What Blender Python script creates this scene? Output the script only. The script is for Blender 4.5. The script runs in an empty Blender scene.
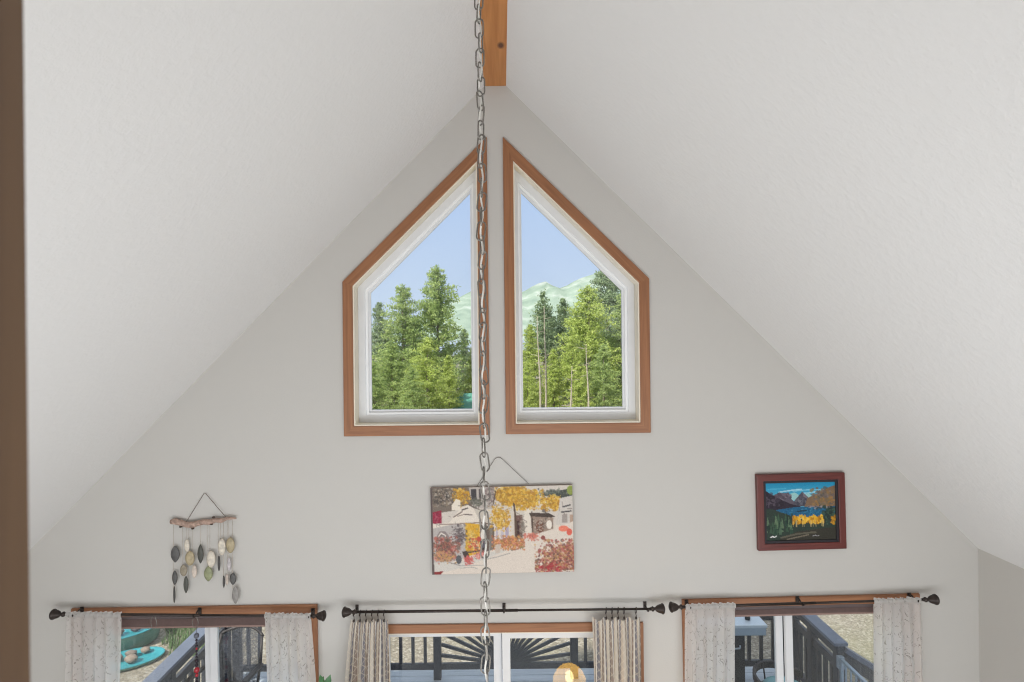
import bpy, math, random
import numpy as np
from mathutils import Vector, Matrix, geometry

random.seed(7)
SC = bpy.context.scene
COL = SC.collection
PI = math.pi
rad = math.radians

# ------------------------------------------------------------------ camera maths
FPX = 600.0; VX, VY = 502.0, 335.0; D0 = 4.615; ZC = 4.30; ROLL = 0.0105
CR, SR = math.cos(ROLL), math.sin(ROLL)
def un(px, py):
    dx, dy = px - VX, py - VY
    return dx*CR - dy*SR, dx*SR + dy*CR
def at(px, py, Y=0.0):
    """the point of the plane y = Y that the photo shows at a pixel"""
    a, b = un(px, py); d = (D0 + Y)/FPX
    return Vector((a*d, Y, ZC - b*d))
def atz(px, py, z):
    a, b = un(px, py); d = (ZC - z)/b
    return Vector((a*d, FPX*d - D0, z))

# ------------------------------------------------------------------ helpers
def lin(c):
    c = c/255.0
    return c/12.92 if c <= 0.04045 else ((c+0.055)/1.055)**2.4
def C(r, g, b): return (lin(r), lin(g), lin(b), 1.0)

ORG = {}
class MB:
    def __init__(s): s.v = []; s.f = []; s.smooth = []
    def add(s, vs, fs, sm=False):
        o = len(s.v); s.v.extend([Vector(v) for v in vs])
        s.f.extend([tuple(i+o for i in f) for f in fs]); s.smooth.extend([sm]*len(fs)); return s
    def box(s, x0, x1, y0, y1, z0, z1):
        vs = [(x,y,z) for x in (x0,x1) for y in (y0,y1) for z in (z0,z1)]
        return s.add(vs, [(0,1,3,2),(4,6,7,5),(0,4,5,1),(2,3,7,6),(0,2,6,4),(1,5,7,3)])
    def bar(s, p, q, w, h, up=(0,0,1)):
        p, q = Vector(p), Vector(q); d = (q-p).normalized(); u = Vector(up)
        r = d.cross(u)
        if r.length < 1e-5: r = d.cross(Vector((0,1,0)))
        r.normalize(); u = r.cross(d).normalized()
        vs = [e + r*a*w/2 + u*b*h/2 for e in (p,q) for a in (-1,1) for b in (-1,1)]
        return s.add(vs, [(0,1,3,2),(4,6,7,5),(0,4,5,1),(2,3,7,6),(0,2,6,4),(1,5,7,3)])
    def tube(s, pts, r, n=8, closed=False, caps=True):
        pts = [Vector(p) for p in pts]; m = len(pts)
        rs = r if isinstance(r, (list, tuple)) else [r]*m
        vs = []; prev = None
        for i, p in enumerate(pts):
            a = pts[(i-1) % m] if (closed or i > 0) else p
            b = pts[(i+1) % m] if (closed or i < m-1) else p
            t = (b-a).normalized()
            if prev is None:
                g = Vector((0,0,1)) if abs(t.z) < .9 else Vector((1,0,0))
                nrm = t.cross(g).normalized()
            else:
                nrm = (prev - t*prev.dot(t))
                nrm = nrm.normalized() if nrm.length > 1e-6 else t.orthogonal().normalized()
            prev = nrm; bn = t.cross(nrm)
            for k in range(n):
                ang = 2*PI*k/n
                vs.append(p + (nrm*math.cos(ang) + bn*math.sin(ang))*rs[i])
        fs = []
        for i in range(m if closed else m-1):
            j = (i+1) % m
            for k in range(n):
                l = (k+1) % n
                fs.append((i*n+k, i*n+l, j*n+l, j*n+k))
        if not closed and caps:
            fs.append(tuple(range(n))[::-1]); fs.append(tuple((m-1)*n+k for k in range(n)))
        return s.add(vs, fs, True)
    def lathe(s, prof, o=(0,0,0), axis=(0,0,1), n=20):
        o = Vector(o); ax = Vector(axis).normalized(); e = ax.orthogonal().normalized(); g = ax.cross(e)
        vs = []
        for (r, h) in prof:
            for k in range(n):
                a = 2*PI*k/n
                vs.append(o + ax*h + (e*math.cos(a)+g*math.sin(a))*max(r, 1e-4))
        fs = []
        for i in range(len(prof)-1):
            for k in range(n):
                l = (k+1) % n
                fs.append((i*n+k, i*n+l, (i+1)*n+l, (i+1)*n+k))
        fs.append(tuple(range(n))[::-1]); fs.append(tuple((len(prof)-1)*n+k for k in range(n)))
        return s.add(vs, fs, True)
    def prism(s, poly, y0, y1):
        n = len(poly)
        vs = [(x,y0,z) for x,z in poly] + [(x,y1,z) for x,z in poly]
        fs = [tuple(range(n)), tuple(range(n, 2*n))[::-1]]
        fs += [(i, i+n, (i+1) % n + n, (i+1) % n) for i in range(n)]
        return s.add(vs, fs)
    def ring(s, outer, inner, y0, y1):
        n = len(outer)
        vs = [(x,y0,z) for x,z in outer]+[(x,y0,z) for x,z in inner]+[(x,y1,z) for x,z in outer]+[(x,y1,z) for x,z in inner]
        fs = []
        for i in range(n):
            j = (i+1) % n
            fs += [(i,j,n+j,n+i), (2*n+i,3*n+i,3*n+j,2*n+j), (i,2*n+i,2*n+j,j), (n+i,n+j,3*n+j,3*n+i)]
        return s.add(vs, fs)
    def blob(s, c, r, n=10, m=6, jit=0.0, rnd=None):
        rx, ry, rz = r if isinstance(r, (tuple, list)) else (r, r, r)
        rnd = rnd or random
        vs = []
        for i in range(m+1):
            t = PI*i/m
            for k in range(n):
                a = 2*PI*k/n; w = 1 + (rnd.uniform(-jit, jit) if 0 < i < m else 0)
                vs.append((c[0]+rx*w*math.sin(t)*math.cos(a), c[1]+ry*w*math.sin(t)*math.sin(a), c[2]+rz*w*math.cos(t)))
        fs = [(i*n+k, (i+1)*n+k, (i+1)*n+(k+1) % n, i*n+(k+1) % n) for i in range(m) for k in range(n)]
        return s.add(vs, fs, True)
    def build(s, name, mat, parent=None, loc=None, bevel=0.0, uv=True):
        if parent is not None: org = ORG[parent.name]
        else: org = Vector(loc) if loc is not None else Vector((0,0,0))
        me = bpy.data.meshes.new(name)
        me.from_pydata([v - org for v in s.v], [], s.f)
        me.polygons.foreach_set('use_smooth', s.smooth)
        me.update()
        import bmesh
        bm = bmesh.new(); bm.from_mesh(me)
        bmesh.ops.recalc_face_normals(bm, faces=bm.faces)
        bm.to_mesh(me); bm.free()
        if uv: auto_uv(me)
        me.materials.append(mat)
        o = bpy.data.objects.new(name, me); COL.objects.link(o)
        if parent is not None: o.parent = parent
        else: o.location = org
        ORG[o.name] = org.copy()
        if bevel > 0:
            b = o.modifiers.new('bevel', 'BEVEL'); b.width = bevel; b.segments = 2; b.limit_method = 'ANGLE'
        return o

def auto_uv(me):
    uvl = me.uv_layers.new(name='UVMap')
    V = me.vertices
    for p in me.polygons:
        idx = list(p.vertices); n = len(idx)
        best = None; bl = -1
        for i in range(n):
            d = V[idx[(i+1) % n]].co - V[idx[i]].co
            if d.length_squared > bl: bl = d.length_squared; best = d
        u = best.normalized() if bl > 0 else Vector((1,0,0))
        w = p.normal.cross(u)
        for li in p.loop_indices:
            co = V[me.loops[li].vertex_index].co
            uvl.data[li].uv = (co.dot(u), co.dot(w))

def empty(name, loc, label=None, cat=None, group=None, kind=None):
    o = bpy.data.objects.new(name, None); COL.objects.link(o)
    o.location = Vector(loc); o.empty_display_size = 0.1
    ORG[o.name] = Vector(loc)
    return tag(o, label, cat, group, kind)
def tag(o, label=None, cat=None, group=None, kind=None):
    if label: o['label'] = label
    if cat: o['category'] = cat
    if group: o['group'] = group
    if kind: o['kind'] = kind
    return o
def copy_tree(o, parent=None):
    c = o.copy(); COL.objects.link(c)
    if parent is not None: c.parent = parent
    for ch in list(o.children): copy_tree(ch, c)
    return c

# ------------------------------------------------------------------ materials
def new_mat(name):
    m = bpy.data.materials.new(name); m.use_nodes = True
    nt = m.node_tree; b = nt.nodes['Principled BSDF']
    return m, nt, b
def L(nt, a, b): nt.links.new(a, b)
def node(nt, t, **kw):
    n = nt.nodes.new(t)
    for k, v in kw.items():
        if k in n.inputs: n.inputs[k].default_value = v
        else: setattr(n, k, v)
    return n
def ramp(nt, fac, stops):
    r = nt.nodes.new('ShaderNodeValToRGB'); el = r.color_ramp.elements
    while len(el) < len(stops): el.new(0.5)
    for e, (p, c) in zip(el, stops): e.position = p; e.color = c
    L(nt, fac, r.inputs[0]); return r
def plain(name, c, rough=0.6, metal=0.0, var=0.0, scale=8.0, bump=0.0, bscale=60.0, dist=0.005, spec=0.5):
    m, nt, b = new_mat(name)
    b.inputs['Roughness'].default_value = rough; b.inputs['Metallic'].default_value = metal
    b.inputs['Specular IOR Level'].default_value = spec
    tc = node(nt, 'ShaderNodeTexCoord')
    nz = node(nt, 'ShaderNodeTexNoise', Scale=scale, Detail=4.0); L(nt, tc.outputs['Object'], nz.inputs['Vector'])
    lo = tuple(max(0, x*(1-var)) for x in c[:3])+(1,); hi = tuple(min(1, x*(1+var)) for x in c[:3])+(1,)
    r = ramp(nt, nz.outputs['Fac'], [(0.3, lo), (0.7, hi)]); L(nt, r.outputs[0], b.inputs['Base Color'])
    if bump > 0:
        n2 = node(nt, 'ShaderNodeTexNoise', Scale=bscale, Detail=3.0); L(nt, tc.outputs['Object'], n2.inputs['Vector'])
        bp = node(nt, 'ShaderNodeBump', Strength=bump, Distance=dist); L(nt, n2.outputs['Fac'], bp.inputs['Height'])
        L(nt, bp.outputs[0], b.inputs['Normal'])
    return m
def wood(name, c1, c2, rough=0.45, sc=1.0, knots=False):
    m, nt, b = new_mat(name); b.inputs['Roughness'].default_value = rough
    tc = node(nt, 'ShaderNodeTexCoord')
    mp = node(nt, 'ShaderNodeMapping'); mp.inputs['Scale'].default_value = (1.2*sc, 28*sc, 1)
    L(nt, tc.outputs['UV'], mp.inputs[0])
    nz = node(nt, 'ShaderNodeTexNoise', Scale=2.0, Detail=5.0, Distortion=0.6); L(nt, mp.outputs[0], nz.inputs['Vector'])
    r = ramp(nt, nz.outputs['Fac'], [(0.3, c1), (0.7, c2)])
    out = r.outputs[0]
    if knots:
        vo = node(nt, 'ShaderNodeTexVoronoi', Scale=5.0); 
        mp2 = node(nt, 'ShaderNodeMapping'); mp2.inputs['Scale'].default_value = (0.55, 1.1, 1); L(nt, tc.outputs['UV'], mp2.inputs[0])
        L(nt, mp2.outputs[0], vo.inputs['Vector'])
        kr = ramp(nt, vo.outputs['Distance'], [(0.07, (1,1,1,1)), (0.16, (0,0,0,1))])
        mx = node(nt, 'ShaderNodeMixRGB'); L(nt, kr.outputs[0], mx.inputs[0]); L(nt, out, mx.inputs[1])
        mx.inputs[2].default_value = C(92, 50, 26); out = mx.outputs[0]
    L(nt, out, b.inputs['Base Color'])
    bp = node(nt, 'ShaderNodeBump', Strength=0.15, Distance=0.002); L(nt, nz.outputs['Fac'], bp.inputs['Height']); L(nt, bp.outputs[0], b.inputs['Normal'])
    return m
def glass_mat():
    m, nt, b = new_mat('window glass'); nt.nodes.remove(b)
    out = nt.nodes['Material Output']
    fr = node(nt, 'ShaderNodeFresnel', IOR=1.5)
    tr = node(nt, 'ShaderNodeBsdfTransparent', Color=(0.96, 0.98, 0.97, 1)); gl = node(nt, 'ShaderNodeBsdfGlossy', Roughness=0.0)
    mx = node(nt, 'ShaderNodeMixShader'); L(nt, fr.outputs[0], mx.inputs[0]); L(nt, tr.outputs[0], mx.inputs[1]); L(nt, gl.outputs[0], mx.inputs[2])
    L(nt, mx.outputs[0], out.inputs['Surface']); return m
def textured_wall(name, c, strength, scale, dist=0.004):
    m, nt, b = new_mat(name); b.inputs['Base Color'].default_value = c; b.inputs['Roughness'].default_value = 0.85
    b.inputs['Specular IOR Level'].default_value = 0.2
    tc = node(nt, 'ShaderNodeTexCoord')
    n1 = node(nt, 'ShaderNodeTexNoise', Scale=scale, Detail=5.0, Roughness=0.65); L(nt, tc.outputs['Object'], n1.inputs['Vector'])
    r = ramp(nt, n1.outputs['Fac'], [(0.42, (0,0,0,1)), (0.62, (1,1,1,1))])
    bp = node(nt, 'ShaderNodeBump', Strength=strength, Distance=dist); L(nt, r.outputs[0], bp.inputs['Height']); L(nt, bp.outputs[0], b.inputs['Normal'])
    return m
def emit(name, c, s):
    m, nt, b = new_mat(name); b.inputs['Base Color'].default_value = c
    b.inputs['Emission Color'].default_value = c; b.inputs['Emission Strength'].default_value = s; return m

M = {}
M['wall'] = textured_wall('greige wall paint', C(200, 197, 192), 0.12, 90, 0.002)
M['ceil'] = textured_wall('white knockdown ceiling', C(229, 228, 227), 0.22, 26, 0.005)
M['trimwood'] = wood('stained casing wood', C(136, 90, 60), C(164, 112, 76), 0.4)
M['beamwood'] = wood('knotty pine beam', C(176, 112, 58), C(200, 138, 80), 0.5, 0.6, knots=True)
M['postwood'] = wood('oiled post wood', C(84, 64, 48), C(112, 86, 62), 0.6, 0.7)
M['vinyl'] = plain('white vinyl sash', C(226, 227, 229), 0.35, var=0.02)
M['bead'] = plain('bright glazing bead', C(246, 247, 248), 0.3, var=0.01)
M['jamb'] = plain('cream painted jamb', C(238, 230, 212), 0.5, var=0.02)
M['glass'] = glass_mat()
M['bronze'] = plain('dark bronze', C(58, 50, 46), 0.4, 0.5, var=0.15, scale=40)
M['blind'] = plain('brown cellular shade', C(144, 124, 120), 0.8, var=0.06, scale=30)
M['blindrail'] = plain('dark head rail', C(96, 84, 84), 0.5, var=0.05)
M['steel'] = plain('galvanised chain', C(128, 124, 118), 0.34, 0.75, var=0.2, scale=90)
M['cordwhite'] = plain('off white lamp cord', C(220, 217, 210), 0.5, var=0.03)
M['deck'] = wood('painted deck boards', C(172, 180, 190), C(200, 206, 214), 0.35)
M['rail'] = plain('charcoal painted rail', C(62, 64, 72), 0.5, var=0.12, scale=6, bump=0.1)
M['railtop'] = plain('slate painted cap', C(104, 110, 126), 0.45, var=0.10, scale=6, bump=0.1)

# ------------------------------------------------------------------ 2D helpers for window outlines
def cw(poly):
    a = sum(poly[i][0]*poly[(i+1) % len(poly)][1]-poly[(i+1) % len(poly)][0]*poly[i][1] for i in range(len(poly)))
    return poly if a > 0 else poly[::-1]
def inset(poly, d, dc=None):
    poly = cw(poly); n = len(poly); out = []
    for i in range(n):
        p0, p1, p2 = Vector(poly[i-1]), Vector(poly[i]), Vector(poly[(i+1) % n])
        d1, d2 = (p1-p0).normalized(), (p2-p1).normalized()
        n1, n2 = Vector((-d1.y, d1.x)), Vector((-d2.y, d2.x))
        e1 = dc if dc is not None and abs(p1.x-p0.x) < 1e-6 and abs(p1.x) < .25 else d
        e2 = dc if dc is not None and abs(p1.x-p2.x) < 1e-6 and abs(p1.x) < .25 else d
        a1, a2 = p1+n1*e1, p1+n2*e2
        cr = d1.x*d2.y-d1.y*d2.x
        t = ((a2-a1).x*d2.y-(a2-a1).y*d2.x)/cr
        q = a1+d1*t; out.append((q.x, q.y))
    return out
def rect(x0, x1, z0, z1): return [(x0,z0),(x1,z0),(x1,z1),(x0,z1)]
K = 1/130.0
def wz(b): return ZC - b*K

XA, ZA = -0.033, 6.30          # ridge line
XL, XR, ZE = -3.71, 3.645, 2.62 # eaves
YB = -7.6                       # back of the loft
TH = 0.20                       # front wall thickness

gable_l = [(-158.5*K, wz(99.4)), (-13.2*K, wz(99.4)), (-13.2*K, wz(-197.5)), (-158.5*K, wz(-54.7))]
gable_r = [(2.8*K, wz(98.9)), (147.2*K, wz(98.9)), (147.2*K, wz(-54.7)), (2.8*K, wz(-197.5))]
ZS = 0.88
def turn(poly, a):
    px = sum(p[0] for p in poly)/len(poly); pz = min(p[1] for p in poly)
    return [(px+(x-px)*math.cos(a)-(z-pz)*math.sin(a), pz+(x-px)*math.sin(a)+(z-pz)*math.cos(a)) for x, z in poly]
TL, TR = .006, .014
low_l0 = rect(-432*K+.008, -187*K+.008, ZS, wz(267.3)); low_r0 = rect(176.5*K+.019, 413.5*K+.019, ZS, wz(263.8))
low_l, low_r = turn(low_l0, TL), turn(low_r0, TR)
door = rect(-142*K, 137.8*K, -0.02, wz(287.8))
CW = 0.077; CL = 0.060; CD = 0.066
holes = [inset(gable_l, CW), inset(gable_r, CW), inset(low_l, CL), inset(low_r, CL)]
dh = inset(door, CD); dh = [(x, 0.02 if z < .2 else z) for x, z in dh]; holes.append(dh)

def structure(o): o['kind'] = 'structure'; return o

# ------------------------------------------------------------------ room shell
def wall_with_holes(name, outer, hs, y0, y1, mat):
    outer = cw(outer); loops = [outer]+[cw(h)[::-1] for h in hs]
    tri = geometry.tessellate_polygon([[Vector((x, z, 0)) for x, z in l] for l in loops])
    flat = [p for l in loops for p in l]; n = len(flat)
    mb = MB()
    vs = [(x,y0,z) for x,z in flat]+[(x,y1,z) for x,z in flat]
    fs = [tuple(t) for t in tri]+[tuple(i+n for i in t)[::-1] for t in tri]
    o = 0
    for l in loops:
        m = len(l)
        for i in range(m): fs.append((o+i, o+(i+1) % m, o+(i+1) % m+n, o+i+n))
        o += m
    mb.add(vs, fs); return structure(mb.build(name, mat, uv=False))
outline = [(XL-.25,-.3),(XR+.25,-.3),(XR+.25,ZE-.25),(XR+.0,ZE+.0),(XA,ZA),(XL,ZE),(XL-.25,ZE-.25)]
outline = [(XL-.2,-.3),(XR+.2,-.3),(XR+.2,ZE-.1),(XR+.05,ZE+.05),(XA,ZA+.1),(XL-.05,ZE+.05),(XL-.2,ZE-.1)]
wall_with_holes('wall_front', outline, holes, 0.0, TH, M['wall'])
structure(MB().box(XL-.2, XL, YB, -0.0005, -.3, ZE+.03).build('wall_left', M['wall']))
structure(MB().box(XR, XR+.2, YB, -0.0005, -.3, ZE+.03).build('wall_right', M['wall']))
def roof(name, x0, z0, x1, z1):
    t = 0.25; y0, y1 = YB-.2, TH+.5
    d = Vector((x1-x0, z1-z0)).normalized(); e = Vector((x0, z0))-d*0.3
    ov = 0.0
    mb = MB()
    # inner sheet inside the room and a slab above it that overhangs the gable
    pts = [(x0, z0), (x1, z1), (x1, z1+t*1.414), (x0, z0+t*1.414)]
    mb.prism(pts, y0, 0.0)
    return structure(mb.build(name, M['ceil']))
roof('ceiling', XL, ZE, XA, ZA)
roof('ceiling.001', XA, ZA, XR, ZE)
M['shingle'] = plain('roof shingles', C(90, 82, 76), 0.9, var=0.2, scale=20)
t = .36
for nm, (x0, z0, x1, z1) in (('roof', (XL-.55, ZE-.51, XA, ZA)), ('roof.001', (XA, ZA, XR+.55, ZE-.58))):
    structure(MB().prism([(x0,z0+t),(x1,z1+t),(x1,z1+t+.12),(x0,z0+t+.12)], YB-.4, TH+.45).build(nm, M['shingle']))
bm_ = MB().box(-.118, .051, YB, -0.002, ZA-.085, ZA-.01)
tag(structure(bm_.build('ridge_beam', M['beamwood'])), 'knotty pine ridge beam along the ceiling peak', 'beam')
M['floor'] = wood('grey oak floor', C(170, 168, 164), C(190, 188, 184), 0.4)
structure(MB().box(XL, XR, YB, 0, -.3, 0).build('floor', M['floor']))
structure(MB().box(XL, XR, YB, -4.30, 2.45, 2.72).build('floor.001', M['floor']))
# back walls: the loft gable and, below the loft edge, an added unseen wall with openings for the fill lamps
wall_with_holes('wall_back', outline, [], YB-.2, YB, M['wall'])
lamp_holes = [rect(-3.3, -1.25, .75, 2.25), rect(-1.0, 1.0, .75, 2.25), rect(1.25, 3.3, .75, 2.25)]
wall_with_holes('wall_under_loft', rect(XL, XR, 0, 2.45), lamp_holes, -4.55, -4.45, M['wall'])
tag(structure(MB().box(-.36, -.198, -4.50, -4.365, 2.72, 5.95).build('trim_1', M['postwood'])), 'wooden loft post at the left edge beside the camera', 'post')

# ------------------------------------------------------------------ windows
def win_root(name, label, c): 
    o = empty(name, c); o['kind'] = 'structure'; o['label'] = label; return o
def gable_window(name, poly, label):
    x = sum(p[0] for p in poly)/4; z = min(p[1] for p in poly)
    r = win_root(name, label, (x, 0, z)); h = inset(poly, CW)
    MB().ring(cw(poly), h, -0.022, 0.0).build('casing', M['trimwood'], r, bevel=.004)
    j2 = inset(poly, CW+.010); MB().ring(h, j2, -0.012, 0.17).build('jamb', M['jamb'], r)
    f2 = inset(poly, CW+.010+.058, CW+.010+.028); MB().ring(j2, f2, 0.105, 0.17).build('frame', M['vinyl'], r, bevel=.004)
    b2 = inset(poly, CW+.010+.058+.018, CW+.010+.028+.012); MB().ring(f2, b2, 0.115, 0.16).build('glazing_bead', M['bead'], r)
    b3 = inset(poly, CW+.010+.058+.018+.020, CW+.010+.028+.012+.014); MB().ring(b2, b3, 0.135, 0.155).build('glazing_seal', M['vinyl'], r)
    MB().prism(inset(poly, CW+.098, CW+.058), 0.143, 0.147).build('pane', M['glass'], r)
    return r
gable_window('window_1', gable_l, 'left trapezoid gable window with stained wood casing')
gable_window('window_2', gable_r, 'right trapezoid gable window with stained wood casing')

def slider(name, poly, cwid, label, mull, is_door=False):
    (x0,z0),(x1,_),(_,z1),_ = cw(poly)
    r = win_root(name, label, ((x0+x1)/2, 0, z0))
    h = inset(poly, cwid); h = [(x, (0.021 if is_door and z < .2 else z)) for x, z in h]
    if is_door:
        m = MB().box(x0, x0+cwid, -.022, 0, 0.002, z1).box(x1-cwid, x1, -.022, 0, 0.002, z1).box(x0+cwid, x1-cwid, -.022, 0, z1-cwid, z1)
        m.build('casing', M['trimwood'], r, bevel=.004)
    else: MB().ring(cw(poly), h, -0.022, 0.0).build('casing', M['trimwood'], r, bevel=.004)
    hx0, hx1 = h[0][0], h[1][0]; hz0 = min(p[1] for p in h); hz1 = max(p[1] for p in h)
    o = rect(hx0, hx1, hz0, hz1)
    j2 = inset(o, .010); MB().ring(o, j2, -0.01, 0.19).build('jamb', M['trimwood'] if not is_door else M['jamb'], r)
    fw = .035
    f2 = inset(o, .010+fw); MB().ring(j2, f2, 0.09, 0.185).build('frame', M['vinyl'], r, bevel=.003)
    fx0, fx1 = hx0+.010+fw, hx1-.010-fw; fz0, fz1 = hz0+.010+fw, hz1-.010-fw
    sw = .056 if not is_door else .064
    for (a, b, y) in ((fx0, mull-.002, .145), (mull+.002, fx1, .105)):
        so = rect(a, b, fz0, fz1)
        s = MB().ring(so, inset(so, sw), y, y+.036).build('sash', M['vinyl'], r, bevel=.003)
        MB().prism(inset(so, sw-.006), y+.016, y+.020).build('pane', M['glass'], s)
    return r
slider('window_3', low_l0, CL, 'lower left sliding window with wood casing', at(212, 650, .13).x).rotation_euler = (0, -TL, 0)
slider('window_4', low_r0, CL, 'lower right sliding window with wood casing', at(786, 650, .13).x).rotation_euler = (0, -TR, 0)
slider('door_1', door, CD, 'sliding glass patio door with wood casing', at(502, 655, .13).x, True)

# blinds drawn up inside the two lower windows
def blind(x0, x1, ztop, tilt, drop, label):
    r = empty('cellular_shade', ((x0+x1)/2, 0.05, ztop), label, 'blind', 'raised shades in the lower windows')
    MB().box(x0, x1, .015, .08, ztop-.032, ztop).build('head_rail', M['blindrail'], r, bevel=.003)
    m = MB()
    for i in range(9):
        z = ztop-.034-i*(drop-.034-.016)/9
        m.add([(x0+.004,.02,z),(x0+.004,.014,z-.003),(x0+.004,.02,z-.006),(x0+.004,.07,z-.006),(x0+.004,.076,z-.003),(x0+.004,.07,z),
               (x1-.004,.02,z),(x1-.004,.014,z-.003),(x1-.004,.02,z-.006),(x1-.004,.07,z-.006),(x1-.004,.076,z-.003),(x1-.004,.07,z)],
              [(0,1,2,3,4,5),(6,11,10,9,8,7)]+[(i,(i+1) % 6,(i+1) % 6+6,i+6) for i in range(6)])
    m.build('pleats', M['blind'], r)
    MB().box(x0+.002, x1-.002, .016, .075, ztop-drop, ztop-drop+.016).build('bottom_rail', plain('shade rail', C(142, 116, 108), .5), r, bevel=.003)
    r.rotation_euler = (0, -tilt, 0); r.location.x -= tilt*(ztop-ZS)
blind(low_l0[0][0]+CL+.016, low_l0[1][0]-CL-.016, low_l0[2][1]-CL-.014, TL, .106, 'brown pleated shade raised in the lower left window above the turquoise basins')
blind(low_r0[0][0]+CL+.020, low_r0[1][0]-CL-.020, low_r0[2][1]-CL-.014, TR, .086, 'brown pleated shade raised in the lower right window above the grill')

# ------------------------------------------------------------------ curtain rods
YR = -0.11
def rod(xa, xb, z, label, brackets, tilt=0.0):
    r = empty('curtain_rod', ((xa+xb)/2, YR, z), label, 'curtain rod', 'curtain rods on the front wall')
    za, zb = z-tilt, z+tilt
    zz = lambda x: za+(zb-za)*(x-xa)/(xb-xa)
    xm = xa+(xb-xa)*.55
    MB().tube([(xa,YR,za),(xm,YR,zz(xm))], .0105, 12).tube([(xm,YR,zz(xm)),(xb,YR,zb)], .0085, 12).build('rod', M['bronze'], r)
    prof = [(.012,0),(.012,.012),(.019,.016),(.019,.024),(.012,.030),(.011,.040),(.020,.048),(.027,.060),(.032,.075),(.034,.086),(.039,.090),(.039,.098),(.034,.104),(.016,.112),(.001,.114)]
    for x, d, zq in ((xa,-1,za),(xb,1,zb)):
        MB().lathe(prof, (x,YR,zq), (d,0,0), 18).build('finial', M['bronze'], r)
    for x in brackets:
        q = zz(x)
        m = MB().box(x-.014, x+.014, -.03, -.0225, q-.04, q+.018)
        m.tube([(x,-.03,q+.01),(x,-.06,q+.006),(x,-.085,q-.010),(x,YR,q-.016),(x,YR-.014,q-.008),(x,YR-.017,q+.006)], .006, 8)
        m.build('bracket', M['bronze'], r, bevel=.002)
    return r
PR = (D0+YR)/FPX
def xr(px, py=615): return at(px, py, YR).x
zl, zd, zr = 2.222, 2.232, 2.262
rod(xr(66), xr(311), zl, 'dark curtain rod over the lower left window holding white curtains', [xr(74), xr(194), xr(312)-.02], -.016)
rod(xr(357), xr(650), zd, 'dark curtain rod above the patio door holding striped curtains', [])
rod(xr(684), xr(923), zr, 'dark curtain rod over the lower right window holding white curtains', [xr(690), xr(803), xr(917)], .018)
dr = bpy.data.objects['curtain_rod.001']
for px in (357, 504, 645):
    x = at(px, 610, -.005).x
    m = MB().box(x-.012, x+.012, -.008, -0.0005, zd-.045, zd+.008)
    m.tube([(x,-.006,zd-.02),(x,-.05,zd-.022),(x,-.09,zd-.024),(x,YR,zd-.016),(x,YR-.015,zd-.006),(x,YR-.016,zd+.006)], .007, 8)
    m.build('bracket', M['bronze'], dr, bevel=.002)

# ------------------------------------------------------------------ curtains
def sheer_mat():
    m, nt, b = new_mat('white embroidered sheer'); nt.nodes.remove(b); out = nt.nodes['Material Output']
    uv = node(nt, 'ShaderNodeTexCoord')
    mp = node(nt, 'ShaderNodeMapping'); mp.inputs['Scale'].default_value = (1.0, 1.0, 1); L(nt, uv.outputs['UV'], mp.inputs[0])
    def vine(scale, width, off):
        n = node(nt, 'ShaderNodeTexNoise', Scale=scale, Detail=2.5, Distortion=1.2)
        m2 = node(nt, 'ShaderNodeMapping'); m2.inputs['Location'].default_value = (off, off*.7, 0); L(nt, uv.outputs['UV'], m2.inputs[0]); L(nt, m2.outputs[0], n.inputs['Vector'])
        s = node(nt, 'ShaderNodeMath', operation='SUBTRACT'); L(nt, n.outputs['Fac'], s.inputs[0]); s.inputs[1].default_value = .5
        a = node(nt, 'ShaderNodeMath', operation='ABSOLUTE'); L(nt, s.outputs[0], a.inputs[0])
        l = node(nt, 'ShaderNodeMath', operation='LESS_THAN'); L(nt, a.outputs[0], l.inputs[0]); l.inputs[1].default_value = width
        return l.outputs[0]
    v1 = vine(12, .009, 0.0)
    k = node(nt, 'ShaderNodeTexNoise', Scale=22.0, Detail=1.0); L(nt, uv.outputs['UV'], k.inputs['Vector'])
    kk = node(nt, 'ShaderNodeMath', operation='GREATER_THAN'); L(nt, k.outputs['Fac'], kk.inputs[0]); kk.inputs[1].default_value = .49
    mk = node(nt, 'ShaderNodeMath', operation='MULTIPLY'); L(nt, v1, mk.inputs[0]); L(nt, kk.outputs[0], mk.inputs[1])
    col = node(nt, 'ShaderNodeMixRGB'); L(nt, mk.outputs[0], col.inputs[0]); col.inputs[1].default_value = C(246, 244, 241); col.inputs[2].default_value = C(186, 181, 175)
    df = node(nt, 'ShaderNodeBsdfDiffuse'); tl = node(nt, 'ShaderNodeBsdfTranslucent'); tp = node(nt, 'ShaderNodeBsdfTransparent')
    L(nt, col.outputs[0], df.inputs[0]); L(nt, col.outputs[0], tl.inputs[0])
    m1 = node(nt, 'ShaderNodeMixShader', Fac=.62); L(nt, df.outputs[0], m1.inputs[1]); L(nt, tl.outputs[0], m1.inputs[2])
    m2 = node(nt, 'ShaderNodeMixShader', Fac=.12); L(nt, m1.outputs[0], m2.inputs[1]); L(nt, tp.outputs[0], m2.inputs[2])
    L(nt, m2.outputs[0], out.inputs['Surface']); return m
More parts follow.
